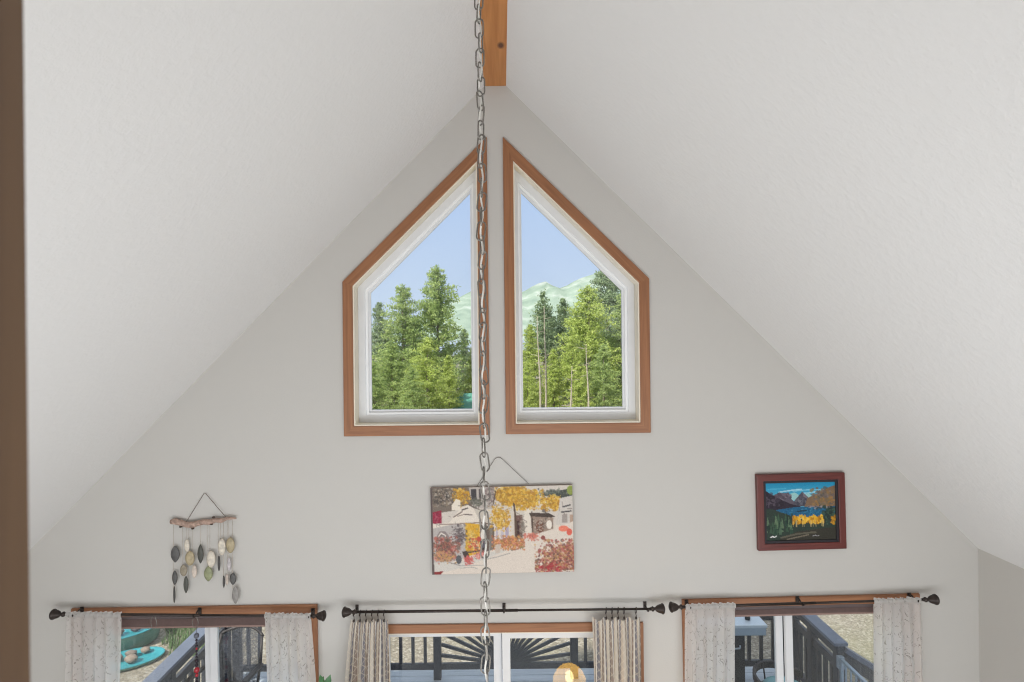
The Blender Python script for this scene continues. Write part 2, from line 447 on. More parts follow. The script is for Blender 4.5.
def stripe_mat():
    m, nt, b = new_mat('taupe striped cotton'); nt.nodes.remove(b); out = nt.nodes['Material Output']
    uv = node(nt, 'ShaderNodeTexCoord'); sp = node(nt, 'ShaderNodeSeparateXYZ'); L(nt, uv.outputs['UV'], sp.inputs[0])
    mu = node(nt, 'ShaderNodeMath', operation='MULTIPLY'); L(nt, sp.outputs[0], mu.inputs[0]); mu.inputs[1].default_value = 7.5
    fr = node(nt, 'ShaderNodeMath', operation='FRACT'); L(nt, mu.outputs[0], fr.inputs[0])
    r = ramp(nt, fr.outputs[0], [(0.0, C(214,206,194)), (.22, C(214,206,194)), (.24, C(104,94,90)), (.28, C(158,144,134)), (.46, C(158,144,134)), (.48, C(230,226,218)), (.58, C(136,134,140)), (.78, C(184,174,166)), (.81, C(110,100,95)), (.85, C(206,192,174))])
    r.color_ramp.interpolation = 'CONSTANT'
    # woven lattice
    w1 = node(nt, 'ShaderNodeMath', operation='ADD'); w2 = node(nt, 'ShaderNodeMath', operation='SUBTRACT')
    for w in (w1, w2): L(nt, sp.outputs[0], w.inputs[0]); L(nt, sp.outputs[1], w.inputs[1])
    lines = []
    for w in (w1, w2):
        q = node(nt, 'ShaderNodeMath', operation='MULTIPLY'); L(nt, w.outputs[0], q.inputs[0]); q.inputs[1].default_value = 16
        f = node(nt, 'ShaderNodeMath', operation='FRACT'); L(nt, q.outputs[0], f.inputs[0])
        l = node(nt, 'ShaderNodeMath', operation='LESS_THAN'); L(nt, f.outputs[0], l.inputs[0]); l.inputs[1].default_value = .12
        lines.append(l)
    mxm = node(nt, 'ShaderNodeMath', operation='MAXIMUM'); L(nt, lines[0].outputs[0], mxm.inputs[0]); L(nt, lines[1].outputs[0], mxm.inputs[1])
    sc_ = node(nt, 'ShaderNodeMath', operation='MULTIPLY'); L(nt, mxm.outputs[0], sc_.inputs[0]); sc_.inputs[1].default_value = .4
    mc = node(nt, 'ShaderNodeMixRGB'); L(nt, sc_.outputs[0], mc.inputs[0]); L(nt, r.outputs[0], mc.inputs[1]); mc.inputs[2].default_value = C(240, 228, 208)
    df = node(nt, 'ShaderNodeBsdfDiffuse'); tl = node(nt, 'ShaderNodeBsdfTranslucent')
    L(nt, mc.outputs[0], df.inputs[0]); L(nt, mc.outputs[0], tl.inputs[0])
    m1 = node(nt, 'ShaderNodeMixShader', Fac=.22); L(nt, df.outputs[0], m1.inputs[1]); L(nt, tl.outputs[0], m1.inputs[2])
    L(nt, m1.outputs[0], out.inputs['Surface']); return m
M['sheer'] = sheer_mat(); M['stripe'] = stripe_mat()

def cloth(x0t, x1t, x0b, x1b, z_top, z_bot, folds, amp, seed, head, mat, parent, slope=(0, 0), y=YR, pinch=0.0, full=1.9, name='panel'):
    rnd = random.Random(seed)
    nu, nv = folds*12, 70
    ph = [rnd.uniform(-.9, .9) for _ in range(folds+2)]; am = [rnd.uniform(.6, 1.25) for _ in range(folds+2)]
    V, F, UV = [], [], []
    for j in range(nv+1):
        t = (j/nv)**1.6
        z = z_top+head-(z_top+head-z_bot)*t
        dn = max(0, (z_top-z)); spread = min(1.0, dn/.5)
        xa = x0t+(x0b-x0t)*min(1, dn/1.3)**.8; xb = x1t+(x1b-x1t)*min(1, dn/1.3)**.8
        for i in range(nu+1):
            u = i/nu; k = u*folds; q = int(min(k, folds-1)); fr = k-q
            a_ = am[q]*(1-fr)+am[q+1]*fr; p_ = ph[q]*(1-fr)+ph[q+1]*fr
            sw = math.sin(2*PI*k+p_*spread)
            A = amp*a_*(.55+.75*spread)
            if head > 0 and z > z_top-.02:      # gathered rod pocket, then a ruffle above it
                A = amp*.5
                sw = math.sin(2*PI*k*2+3*ph[q])
            yy = y-.004+A*sw*.9+.002*math.sin(9*k+seed)
            if head > 0 and abs(z-z_top) < .015: yy = y-.0175+.002*sw
            xx = xa+(xb-xa)*u+amp*.35*math.sin(4*PI*k+p_)*spread
            zz = z+slope[1]*(xx-slope[0])
            if head > 0 and j == 0: zz += .004*math.sin(2*PI*k*.6+ph[q]*3)+.002*math.sin(7*k)
            if pinch > 0:                        # hung from clips: the top sags between them
                zz -= pinch*(math.sin(PI*fr)**2)*max(0, 1-dn/.12)
            V.append((xx, yy, zz)); UV.append((u*(x1b-x0b)*full, z))
    for j in range(nv):
        for i in range(nu):
            a = j*(nu+1)+i; F.append((a, a+1, a+nu+2, a+nu+1))
    org = ORG[parent.name]
    me = bpy.data.meshes.new(name); me.from_pydata([Vector(v)-org for v in V], [], F)
    me.polygons.foreach_set('use_smooth', [True]*len(F))
    ul = me.uv_layers.new(name='UVMap')
    for lp in me.loops: ul.data[lp.index].uv = UV[lp.vertex_index]
    me.materials.append(mat); o = bpy.data.objects.new(name, me); COL.objects.link(o); o.parent = parent; ORG[o.name] = org
    return o
def sheer(pa, pb, ba, bb, z, zb, seed, label):
    sl = ((xr(66)+xr(311))/2, -.032/(xr(311)-xr(66))) if pa < 500 else ((xr(684)+xr(923))/2, .036/(xr(923)-xr(684)))
    r = empty('curtain', ((xr(pa)+xr(pb))/2, YR, zb), label, 'curtain', 'white sheer curtains at the lower windows')
    cloth(xr(pa), xr(pb), xr(ba), xr(bb), z, zb, 5, .021, seed, .022, M['sheer'], r, sl)
sheer(67, 122, 65, 122, zl, .55, 3, 'white embroidered curtain hanging at the left side of the lower left window')
sheer(265, 311, 268, 318, zl, .55, 5, 'white embroidered curtain at the right side of the lower left window, nearest the striped curtains')
sheer(685, 735, 683, 733, zr, .55, 8, 'white embroidered curtain at the left side of the lower right window, beside the grill view')
sheer(873, 920, 872, 924, zr, .55, 11, 'white embroidered curtain at the far right side of the lower right window')
def striped(pa, pb, ba, bb, seed, label, rings):
    r = empty('curtain', ((xr(pa)+xr(pb))/2, YR, .05), label, 'curtain', 'striped curtains at the patio door')
    zt = zd-.055
    cloth(xr(pa), xr(pb), xr(ba), xr(bb), zt, .05, len(rings)-1, .030, seed, 0.0, M['stripe'], r, pinch=.03, full=2.4)
    for px in rings:
        x = xr(px)
        pts = [(x+.004*math.sin(a), YR+.021*math.cos(a), zd-.009+.021*math.sin(a)) for a in [2*PI*k/20 for k in range(20)]]
        m = MB().tube(pts, .0028, 6, closed=True)
        g = m.build('ring', M['bronze'], r)
        MB().tube([(x,YR,zd-.030),(x,YR,zd-.042),(x+.003,YR-.004,zd-.062)], .0026, 6).box(x-.006, x+.006, YR-.010, YR+.004, zd-.074, zd-.058).build('clip', M['bronze'], g)
striped(351, 388, 338, 389, 21, 'striped taupe and cream curtain on the left of the patio door', [354, 360, 366, 372, 378, 384])
striped(592, 640, 594, 641, 23, 'striped grey and tan curtain on the right of the patio door', [606, 612, 618, 624, 636])

# ------------------------------------------------------------------ chain from the ridge
YC = -3.015; xc = at(483, 340, YC).x
ztop = ZA-.085; pitch = .0385; nl = 80
ch = empty('hanging_chain', (xc, YC, ztop), 'long steel link chain hanging from the ridge beam in front of the windows', 'chain')
def link_pts(n=24, a=.0112, b=.0142):
    out = []
    for k in range(n):
        t = 2*PI*k/n; c, s = math.cos(t), math.sin(t)
        out.append(Vector((a*c, 0, (b if s > 0 else -b)*(1 if abs(s) > 1e-6 else 0)+a*s)))
    return out
lk = MB().tube([v + Vector((xc, YC, ztop)) for v in link_pts()], .0021, 8, closed=True).build('link', M['steel'], ch)
rnd = random.Random(4)
lk.location = (0, 0, -.02)
tw = 0.4
for i in range(1, nl):
    c = lk.copy(); COL.objects.link(c); c.parent = ch
    tw += PI/2 + rnd.uniform(-.25, .25)
    c.location = (rnd.uniform(-.0022, .0022), rnd.uniform(-.002, .002), -.02-i*pitch)
    c.rotation_euler = (0, rnd.uniform(-.16, .16), tw)
pts = []
for i in range(nl*4):
    z = ztop-.005-i*pitch/4
    pts.append((xc+.0030*math.sin(i*.62)+.0012*math.sin(i*.17), YC+.0040*math.cos(i*.62), z))
MB().tube(pts, .0026, 8).build('cord', M['cordwhite'], ch)
MB().lathe([(.02,0),(.02,-.006),(.008,-.010),(.006,-.02)], (xc, YC, ztop+.0005), (0,0,1), 14).build('hook_plate', M['steel'], ch)

# ------------------------------------------------------------------ paintings
def lin_arr(a):
    a = np.clip(a, 0, 255)/255.0
    return np.where(a <= .04045, a/12.92, ((a+.055)/1.055)**2.4)
class Paint:
    def __init__(s, w, h, bg):
        s.w, s.h = w, h; s.a = np.zeros((h, w, 3)); s.a[:] = bg
        s.X, s.Y = np.meshgrid((np.arange(w)+.5)/w, (np.arange(h)+.5)/h); s.r = np.random.RandomState(5)
    def put(s, m, c, al=1.0): s.a[m] = s.a[m]*(1-al)+np.array(c, float)*al
    def poly(s, pts, c, al=1.0):
        m = np.zeros(s.X.shape, bool); n = len(pts); j = n-1
        for i in range(n):
            xi, yi = pts[i]; xj, yj = pts[j]
            cond = ((yi > s.Y) != (yj > s.Y)) & (s.X < (xj-xi)*(s.Y-yi)/((yj-yi) if abs(yj-yi) > 1e-9 else 1e-9)+xi)
            m ^= cond; j = i
        s.put(m, c, al)
    def ell(s, x, y, rx, ry, c, al=1.0): s.put(((s.X-x)/rx)**2+((s.Y-y)/ry)**2 < 1, c, al)
    def line(s, pts, wd, c, al=1.0):
        asp = s.w/s.h
        for (x0,y0),(x1,y1) in zip(pts[:-1], pts[1:]):
            dx, dy = (x1-x0)*asp, y1-y0; l2 = dx*dx+dy*dy+1e-9
            t = np.clip((((s.X-x0)*asp)*dx+(s.Y-y0)*dy)/l2, 0, 1)
            d = np.hypot((s.X-x0)*asp-t*dx, (s.Y-y0)-t*dy); s.put(d < wd/2, c, al)
    def dabs(s, x0, x1, y0, y1, n, r, cols, al=.9, shape='ell'):
        for _ in range(n):
            if shape == 'ell':
                a, q = s.r.uniform(0, 2*PI), math.sqrt(s.r.uniform(0, 1))
                g1, g2 = np.clip(s.r.normal(0, .52, 2), -1.02, 1.02); x, y = (x0+x1)/2+(x1-x0)/2*g1, (y0+y1)/2+(y1-y0)/2*g2
            else: x, y = s.r.uniform(x0, x1), s.r.uniform(y0, y1)
            rr = r*s.r.uniform(.5, 1.3); s.ell(x, y, rr*s.h/s.w, rr, cols[s.r.randint(len(cols))], al)
    def noise(s, amp):
        k = s.r.normal(0, 1, (s.h, s.w, 1)); s.a += k*amp
    def mesh(s, name, W, H, parent, y, mat):
        """the picture as a finely divided sheet with a colour per point"""
        w, h = s.w, s.h
        xs = np.linspace(-W/2, W/2, w); zs = np.linspace(H/2, -H/2, h)
        gx, gz = np.meshgrid(xs, zs); v = np.stack([gx.ravel(), np.full(w*h, y), gz.ravel()], 1)
        i = np.arange((h-1)*(w-1)); a = (i//(w-1))*w+i % (w-1)
        f = np.stack([a, a+w, a+w+1, a+1], 1)
        me = bpy.data.meshes.new(name); me.from_pydata(v.tolist(), [], f.tolist())
        at_ = me.color_attributes.new('paint', 'FLOAT_COLOR', 'POINT')
        c = np.ones((w*h, 4)); c[:, :3] = lin_arr(s.a).reshape(-1, 3); at_.data.foreach_set('color', c.ravel())
        me.materials.append(mat); o = bpy.data.objects.new(name, me); COL.objects.link(o); o.parent = parent; return o
def paint_mat(name, rough):
    m, nt, b = new_mat(name); a = node(nt, 'ShaderNodeVertexColor'); a.layer_name = 'paint'
    L(nt, a.outputs[0], b.inputs['Base Color']); b.inputs['Roughness'].default_value = rough; b.inputs['Specular IOR Level'].default_value = .3; return m
M['paint'] = paint_mat('painted surface', .6)

def village():
    p = Paint(290, 176, (214, 203, 190))
    _d = p.dabs
    def fine(x0, x1, y0, y1, n, r, cols, al=.9):
        _d(x0, x1, y0, y1, int(n*1.1), r*.75, [tuple(.85*c+.15*150 for c in k) for k in cols], al*.8)
        _d(x0-.01, x1+.01, y0-.01, y1+.01, n*2, r*.42, [tuple(.85*c+.15*120 for c in k) for k in cols]+[tuple(.6*c+40 for c in cols[0])], .7)
    p.dabs = fine
    W = (226, 216, 203); CRM = (220, 208, 194)
    GO = [(214,158,38),(228,178,60),(198,138,34),(236,196,92),(180,120,40)]
    DK = [(84,74,66),(112,96,84),(62,56,52),(140,120,104)]
    p.poly([(0,0),(1,0),(1,.46),(0,.46)], (206,196,186))
    p.poly([(.0,0),(.29,0),(.29,.24),(0,.3)], (120,108,98)); p.dabs(.0,.24,.0,.2,170,.022,DK+[(196,184,170),(150,132,108)],.8)
    p.dabs(.17,.28,.0,.22,70,.022,GO+[(150,100,44)],.9)
    p.poly([(.15,.2),(.18,.13),(.21,.15),(.21,.26),(.15,.26)], (226,216,200))
    p.poly([(.015,.28),(.075,.26),(.075,.41),(.01,.41)], (150,44,66)); p.dabs(.02,.07,.29,.4,12,.018,[(178,70,92),(120,30,52)])
    p.poly([(.27,0),(.45,0),(.45,.26),(.30,.24)], (182,172,164)); p.poly([(.285,.02),(.325,.02),(.325,.16),(.29,.16)], (70,66,68))
    p.poly([(.34,.02),(.36,.02),(.36,.14),(.34,.14)], (92,84,84)); p.dabs(.29,.37,.12,.22,26,.02,[(104,104,90),(140,134,116),(84,82,74)])
    p.dabs(.39,.47,.0,.2,30,.025,[(176,164,152),(120,98,96),(98,82,84)],.6)
    # big awnings
    p.poly([(.0,.42),(.13,.4),(.22,.22),(.27,.2),(.32,.27),(.345,.40),(.18,.41),(.0,.47)], (222,211,198))
    p.line([(.16,.34),(.22,.28)],.012,(118,102,94)); p.line([(.22,.26),(.26,.24)],.014,(80,70,66)); p.line([(.19,.33),(.24,.31)],.01,(150,134,124)); p.line([(.24,.31),(.29,.32)],.012,(104,90,86))
    p.line([(.27,.2),(.31,.24),(.35,.27),(.38,.28)],.016,(112,100,92)); p.line([(.32,.27),(.35,.40)],.014,(140,128,120))
    p.poly([(.30,.24),(.39,.29),(.46,.40),(.47,.43),(.35,.41)], (196,186,174)); p.line([(.34,.41),(.47,.44)],.018,(124,108,98)); p.line([(.06,.42),(.17,.42),(.34,.41)],.012,(146,130,120))
    # houses under awnings
    p.poly([(.0,.47),(.17,.42),(.24,.44),(.24,.95),(.0,.95)], (180,172,168))
    p.poly([(.03,.78),(.03,.58),(.06,.5),(.1,.5),(.13,.57),(.13,.78)], (140,128,126)); p.line([(.045,.76),(.045,.58),(.07,.52),(.10,.55),(.11,.76)],.014,(220,212,202)); p.ell(.072,.63,.015,.07,(230,220,206))
    p.poly([(.24,.41),(.34,.43),(.34,.76),(.24,.8)], (214,164,52)); p.dabs(.25,.33,.45,.74,50,.025,[(226,184,84),(200,146,40),(234,200,116)],.7)
    p.dabs(.16,.24,.44,.66,60,.018,[(96,84,84),(128,112,112),(80,70,72),(150,140,136)])
    p.poly([(.345,.43),(.44,.46),(.44,.74),(.345,.76)], (104,90,82)); p.poly([(.36,.46),(.385,.47),(.385,.74),(.36,.74)], (60,50,48)); p.poly([(.41,.46),(.43,.46),(.43,.73),(.41,.73)], (128,118,108))
    p.ell(.365,.56,.017,.08,(222,214,204)); p.poly([(.34,.62),(.38,.62),(.38,.7),(.34,.7)], (96,92,100))
    p.poly([(.44,.3),(.56,.3),(.57,.68),(.44,.74)], (212,200,192)); p.poly([(.455,.4),(.47,.4),(.47,.66),(.455,.66)], (182,172,184)); p.poly([(.52,.4),(.545,.4),(.545,.62),(.52,.64)], (168,158,178)); p.poly([(.49,.42),(.51,.42),(.51,.6),(.49,.6)], (190,180,190))
    p.dabs(.42,.56,.24,.5,120,.022,GO+[(230,206,150)],.9)
    # street and far buildings
    p.poly([(.56,.2),(.74,.2),(.74,.56),(.57,.66)], (206,196,184)); p.poly([(.585,.34),(.645,.33),(.64,.6),(.585,.62)], (112,84,76)); p.poly([(.6,.4),(.62,.4),(.62,.58),(.6,.58)], (72,50,48))
    p.poly([(.655,.26),(.70,.26),(.70,.6),(.66,.6)], (220,210,196)); p.dabs(.62,.66,.34,.6,26,.018,[(120,108,96),(160,148,132)])
    p.poly([(.69,.13),(.98,.04),(1,.04),(1,.14),(.9,.15),(.78,.11)], (74,78,72)); p.dabs(.72,.96,.05,.12,40,.02,[(96,104,92),(58,62,58),(120,126,110)],.7)
    p.ell(.985,.06,.025,.055,(138,150,76))
    p.poly([(.76,.22),(.79,.13),(.82,.22)], (222,212,198)); p.poly([(.78,.3),(.79,.24),(.81,.24),(.81,.32)], (120,110,104))
    p.poly([(.70,.33),(.86,.34),(.86,.5),(.72,.58),(.71,.57)], (150,130,116)); p.poly([(.69,.31),(.83,.32),(.875,.36),(.84,.37),(.70,.35)], (74,62,56)); p.ell(.765,.47,.03,.07,(112,74,60)); p.dabs(.72,.85,.38,.52,40,.016,[(184,164,148),(96,80,70),(210,196,180)],.8); p.ell(.83,.45,.02,.05,(228,218,206))
    p.line([(.72,.57),(.78,.56),(.86,.51)],.02,(76,66,60)); p.line([(.71,.3),(.715,.6)],.014,(84,70,62))
    p.dabs(.47,.66,.01,.2,230,.026,GO+[(150,112,44),(170,120,40)],.95); p.dabs(.56,.78,.06,.26,190,.024,GO,.95); p.dabs(.80,.92,.12,.28,110,.022,GO,.95)
    p.line([(.585,.2),(.595,.36),(.6,.6)],.02,(90,72,60)); p.line([(.44,.2),(.46,.05)],.012,(92,76,66))
    p.poly([(.91,.15),(1,.12),(1,.45),(.88,.45)], (202,194,186)); p.line([(.93,.25),(.98,.23)],.016,(90,86,86)); p.line([(.92,.31),(.985,.3)],.016,(80,76,76)); p.poly([(.92,.34),(.96,.33),(.96,.43),(.92,.43)], (158,148,142)); p.poly([(.975,.34),(1,.34),(1,.44),(.975,.44)], (176,150,132))
    # pavement
    p.poly([(.08,.88),(.44,.72),(.6,.62),(.86,.5),(1,.42),(1,1),(0,1),(0,.92)], (216,204,192)); p.poly([(0,.86),(.2,.86),(.35,.78),(.5,.72),(.62,.64),(.5,.76),(.2,.93),(0,1)], (204,198,190))
    p.line([(.12,.86),(.2,.9),(.36,.9)],.010,(150,146,144)); p.line([(.36,.84),(.46,.81),(.55,.77)],.008,(156,150,146)); p.line([(.56,.74),(.64,.71)],.009,(130,122,118)); p.line([(.2,.93),(.28,.92),(.32,.94)],.007,(160,156,152))
    # flowers
    RD = [(164,72,66),(188,100,88),(142,64,58),(204,134,116),(112,76,62),(150,110,84)]
    p.dabs(.0,.19,.58,.8,150,.022,RD+[(128,92,78),(92,76,66)],.9); p.dabs(.01,.17,.74,.86,60,.02,[(190,140,96),(206,152,80),(120,96,80),(212,128,112)],.9); p.ell(.19,.83,.02,.05,(92,92,96))
    p.dabs(.27,.35,.6,.74,30,.02,[(206,70,52),(230,200,150),(220,120,70),(110,96,76)]); p.ell(.335,.6,.016,.03,(184,84,66))
    p.poly([(.215,.74),(.25,.73),(.275,.84),(.24,.86)], (72,62,58)); p.line([(.25,.75),(.37,.73),(.38,.8)],.015,(80,70,66)); p.dabs(.23,.29,.79,.88,24,.02,[(222,104,96),(206,84,80)]); p.dabs(.3,.37,.74,.82,26,.016,[(214,112,104),(226,150,136)])
    p.dabs(.44,.64,.58,.72,150,.022,[(206,120,72),(222,160,80),(176,96,64),(150,120,70),(220,140,110)],.9); p.poly([(.45,.67),(.49,.66),(.48,.76),(.45,.77)], (196,180,166))
    p.dabs(.66,.75,.55,.62,40,.018,[(214,110,92),(226,140,116)]); p.ell(.785,.6,.015,.025,(140,80,72)); p.ell(.93,.5,.035,.035,(226,128,104)); p.ell(.97,.54,.02,.04,(214,100,84))
    p.poly([(.74,.97),(.82,.84),(.9,.74),(1,.66),(1,.98)], (150,96,84)); p.dabs(.74,1.04,.64,1.04,300,.024,RD+[(196,150,110),(214,170,110),(222,190,170),(96,66,60),(172,120,60)],.9)
    p.dabs(.76,.92,.9,.99,18,.022,[(190,48,52),(160,36,44)]); p.poly([(0,.97),(.08,.96),(.06,1),(0,1)], (140,56,56)); p.poly([(0,0),(.012,0),(.016,1),(0,1)], (96,84,82))
    rs_ = np.random.RandomState(8)
    for _ in range(90):                       # loose ink strokes
        x, y = rs_.uniform(0, 1), rs_.uniform(.08, .85)
        if y > .95-.55*x and x > .3: continue
        l = rs_.uniform(.015, .06); a = rs_.choice([0, 0, PI/2, PI/2, .6, -.5])
        p.line([(x, y), (x+l*math.cos(a)*.7, y+l*math.sin(a))], .008, (104, 92, 86), .55)
    b = np.pad(p.a, ((1,1),(1,1),(0,0)), 'edge'); p.a = .5*p.a+.125*(b[:-2,1:-1]+b[2:,1:-1]+b[1:-1,:-2]+b[1:-1,2:])
    p.noise(5); return p
cx0, cx1, cz0, cz1 = -73.0*K, 69.5*K, wz(236.8), wz(150.0)
cvw, cvh = (cx1-cx0)*.99, (cz1-cz0)*.99
cv = empty('canvas_painting', ((cx0+cx1)/2, -.0005, (cz0+cz1)/2), 'unframed canvas painting of a village street with yellow trees above the patio door', 'painting')
def cbox(x0,x1,y0,y1,z0,z1):   # local box for tilted things, origin added
    return lambda o: MB().box(o.x+x0,o.x+x1,o.y+y0,o.y+y1,o.z+z0,o.z+z1)
oc = ORG[cv.name]
cbox(-cvw/2, cvw/2, -.034, 0, -cvh/2, cvh/2)(oc).build('canvas', plain('canvas edge', C(150, 138, 130), .9, var=.2, scale=30), cv)
village().mesh('painted_face', cvw-.002, cvh-.002, cv, -.0350, M['paint'])
hk = at(499.5, 457.5, -.01)
wl, wr = at(476, 488, -.012), at(529, 484, -.012)
MB().tube([wl, hk+Vector((-.03,0,-.012)), hk+Vector((-.012,0,0)), hk+Vector((.012,0,0)), hk+Vector((.03,0,-.014)), wr], .0022, 6).build('hanging_wire', plain('picture wire', C(120, 114, 106), .5, .4), cv)
cv.rotation_euler = (0, -.0125, 0)

def lake():
    p = Paint(150, 124, (30, 120, 160))
    for i in range(124):
        t = i/124; p.a[i] = np.array((24, 134, 176))*(1-min(1,t*3))+np.array((96, 178, 206))*min(1,t*3)
    p.line([(.2,.17),(.4,.14),(.52,.13)],.022,(160,204,220)); p.line([(.4,.16),(.62,.14),(.8,.15)],.02,(120,190,214)); p.line([(.05,.12),(.3,.11)],.02,(70,166,198)); p.line([(.55,.2),(.8,.17)],.02,(150,200,216))
    p.poly([(.36,.2),(.42,.18),(.5,.24),(.62,.2),(.7,.3),(.36,.32)], (150,196,196))
    p.poly([(.12,.22),(.18,.19),(.34,.18),(.36,.24),(.38,.3),(.5,.42),(.1,.42)], (92,84,96)); p.dabs(.14,.36,.18,.3,40,.02,[(124,112,122),(70,62,74),(108,98,108)],.7)
    p.poly([(.42,.31),(.53,.17),(.57,.22),(.66,.32),(.66,.42),(.38,.42)], (78,76,88)); p.poly([(.53,.17),(.545,.26),(.62,.3),(.57,.22)], (116,108,116)); p.dabs(.44,.6,.28,.4,40,.02,[(110,110,118),(60,60,72)],.7)
    p.poly([(.6,.28),(.75,.2),(.9,.11),(1,.07),(1,.46),(.55,.44)], (122,98,76)); p.dabs(.66,1.02,.12,.44,150,.024,[(128,104,78),(104,92,88),(146,114,70),(120,108,104),(84,84,80)],.7); p.dabs(.72,.98,.26,.42,60,.02,[(166,118,58),(140,104,64),(110,100,76)],.6)
    p.poly([(0,.13),(.05,.17),(.2,.28),(.36,.37),(.5,.42),(.48,.45),(0,.5)], (48,40,52)); p.dabs(.0,.24,.2,.42,50,.03,[(70,60,72),(36,30,40),(92,80,92)],.6)
    p.poly([(.15,.47),(.4,.43),(1,.43),(1,.6),(.3,.62)], (30,92,128)); p.dabs(.25,.9,.44,.6,80,.014,[(46,116,150),(24,76,112),(60,130,158)],.7); p.line([(.45,.5),(.58,.49)],.018,(24,52,64)); p.line([(.6,.42),(.9,.44)],.02,(132,120,124)); p.dabs(.62,.98,.41,.47,30,.016,[(150,140,140),(60,70,72)],.8)
    p.poly([(0,.44),(.1,.45),(.2,.5),(.34,.56),(.4,.64),(1,.56),(1,1),(0,1)], (44,58,50)); p.dabs(.82,1.05,.44,.72,90,.03,[(40,62,56),(62,84,66),(34,48,46)],.8)
    for i in range(46):
        x = p.r.uniform(0, .42); y = .5+p.r.uniform(0, .26); h = p.r.uniform(.08, .2)
        c = [(40,66,54),(58,86,64),(78,104,82),(30,50,44),(96,120,90)][p.r.randint(5)]
        p.poly([(x-.022,y+h),(x,y),(x+.022,y+h)], c, .85)
    for i in range(110):
        x = p.r.uniform(.39, .82); y = .64+p.r.uniform(-.06,.06)
        p.ell(x, y, .014, .03, [(206,150,30),(226,172,46),(180,122,24),(236,190,70)][p.r.randint(4)], .9)
    for i in range(18):
        x = p.r.uniform(.39,.82); p.line([(x,.66),(x,.76)],.008,(200,176,120),.7)
    p.dabs(.93,1.0,.6,.72,24,.02,[(196,142,34),(160,110,30)])
    p.poly([(.2,.95),(.45,.84),(.75,.8),(1,.78),(1,1),(.2,1)], (54,52,44)); p.line([(.22,.94),(.45,.88),(.7,.86)],.03,(92,88,74)); p.line([(.3,.97),(.6,.9)],.02,(112,104,88))
    p.line([(.07,.93),(.1,.915),(.12,.93),(.15,.91)],.018,(222,222,220)); p.line([(.66,.925),(.7,.91),(.72,.925),(.75,.915)],.012,(150,150,150))
    p.noise(4); return p
fx, fz = 295.6*K, wz(178.6); FW, FH = 88.5*K*.99, 76.5*K*.99; fw = 8.2*K
fp = empty('framed_painting', (fx, -.0005, fz), 'framed mountain lake painting in a dark red wood frame above the lower right window', 'painting')
of = ORG[fp.name]
ro = [(of.x-FW/2,of.z-FH/2),(of.x+FW/2,of.z-FH/2),(of.x+FW/2,of.z+FH/2),(of.x-FW/2,of.z+FH/2)]
MB().ring(ro, inset(ro, fw*.82), of.y-.035, of.y).build('frame', wood('mahogany frame', C(84, 34, 30), C(112, 50, 44), .35), fp, bevel=.004)
ri = inset(ro, fw*.82); MB().ring(ri, inset(ro, fw*1.12), of.y-.026, of.y).build('liner', plain('black liner', C(34, 28, 34), .6), fp)
lake().mesh('painted_face', FW-2*fw*1.05, FH-2*fw*1.05, fp, -.018, M['paint'])
fp.rotation_euler = (0, -.016, 0)

# ------------------------------------------------------------------ driftwood and leaf wall hanging
YH = -.03
def h2(u, v, y=YH): return at(140+u/4.55, 470+v/4.55, y)
wh = empty('wall_hanging', h2(295, 235, 0), 'driftwood wall hanging with strings of stone leaves above the lower left window', 'wall hanging')
M['drift'] = plain('pinkish driftwood', C(172, 146, 132), .85, var=.35, scale=45, bump=.6, bscale=70, dist=.006)
sp = [(140,236),(160,233),(185,240),(212,248),(240,250),(262,242),(290,236),(320,237),(345,228),(372,230),(395,220),(418,219),(438,220)]
MB().tube([h2(u,v) for u,v in sp], [.017,.024,.022,.022,.024,.021,.020,.021,.018,.018,.013,.010,.006], 10).build('driftwood', M['drift'], wh)
TW = plain('dark twig', C(74,60,52), .8)
for (u,v) in [(335,215),(185,258),(240,266),(325,246)]: MB().blob(h2(u,v,YH-.01), (.014,.008,.008), 8, 5, .2).build('twig_stub', TW, wh)
MB().tube([h2(210,236), h2(292,106,-.012), h2(298,106,-.012), h2(390,214)], .0024, 6).build('hanging_cord', plain('brown cord', C(110,96,86), .8), wh)
LV = [(160,383,40,76,'slate'),(213,345,22,60,'cream'),(227,402,42,66,'tan'),(198,457,32,52,'beige'),(158,490,24,66,'slate'),(156,567,9,76,'dark'),(247,462,22,60,'shell'),(209,522,22,78,'moss'),(275,382,27,86,'moss'),(323,405,40,76,'cream'),(311,472,40,70,'green'),(372,350,34,76,'cream'),(359,425,11,70,'dark'),(411,342,38,72,'tan'),(405,430,17,60,'lav'),(381,508,9,55,'dark'),(396,498,13,50,'shell'),(423,495,30,56,'slate'),(434,568,30,82,'silver')]
LC = {'slate':(88,87,86),'cream':(214,205,190),'tan':(172,158,128),'beige':(150,140,122),'dark':(66,64,62),'shell':(204,190,178),'moss':(78,78,72),'green':(146,150,116),'lav':(190,184,186),'silver':(150,146,142)}
LM = {k: plain('stone leaf '+k, C(*v), .5, var=.22, scale=40, bump=.2, bscale=90) for k, v in LC.items()}
strings = {}
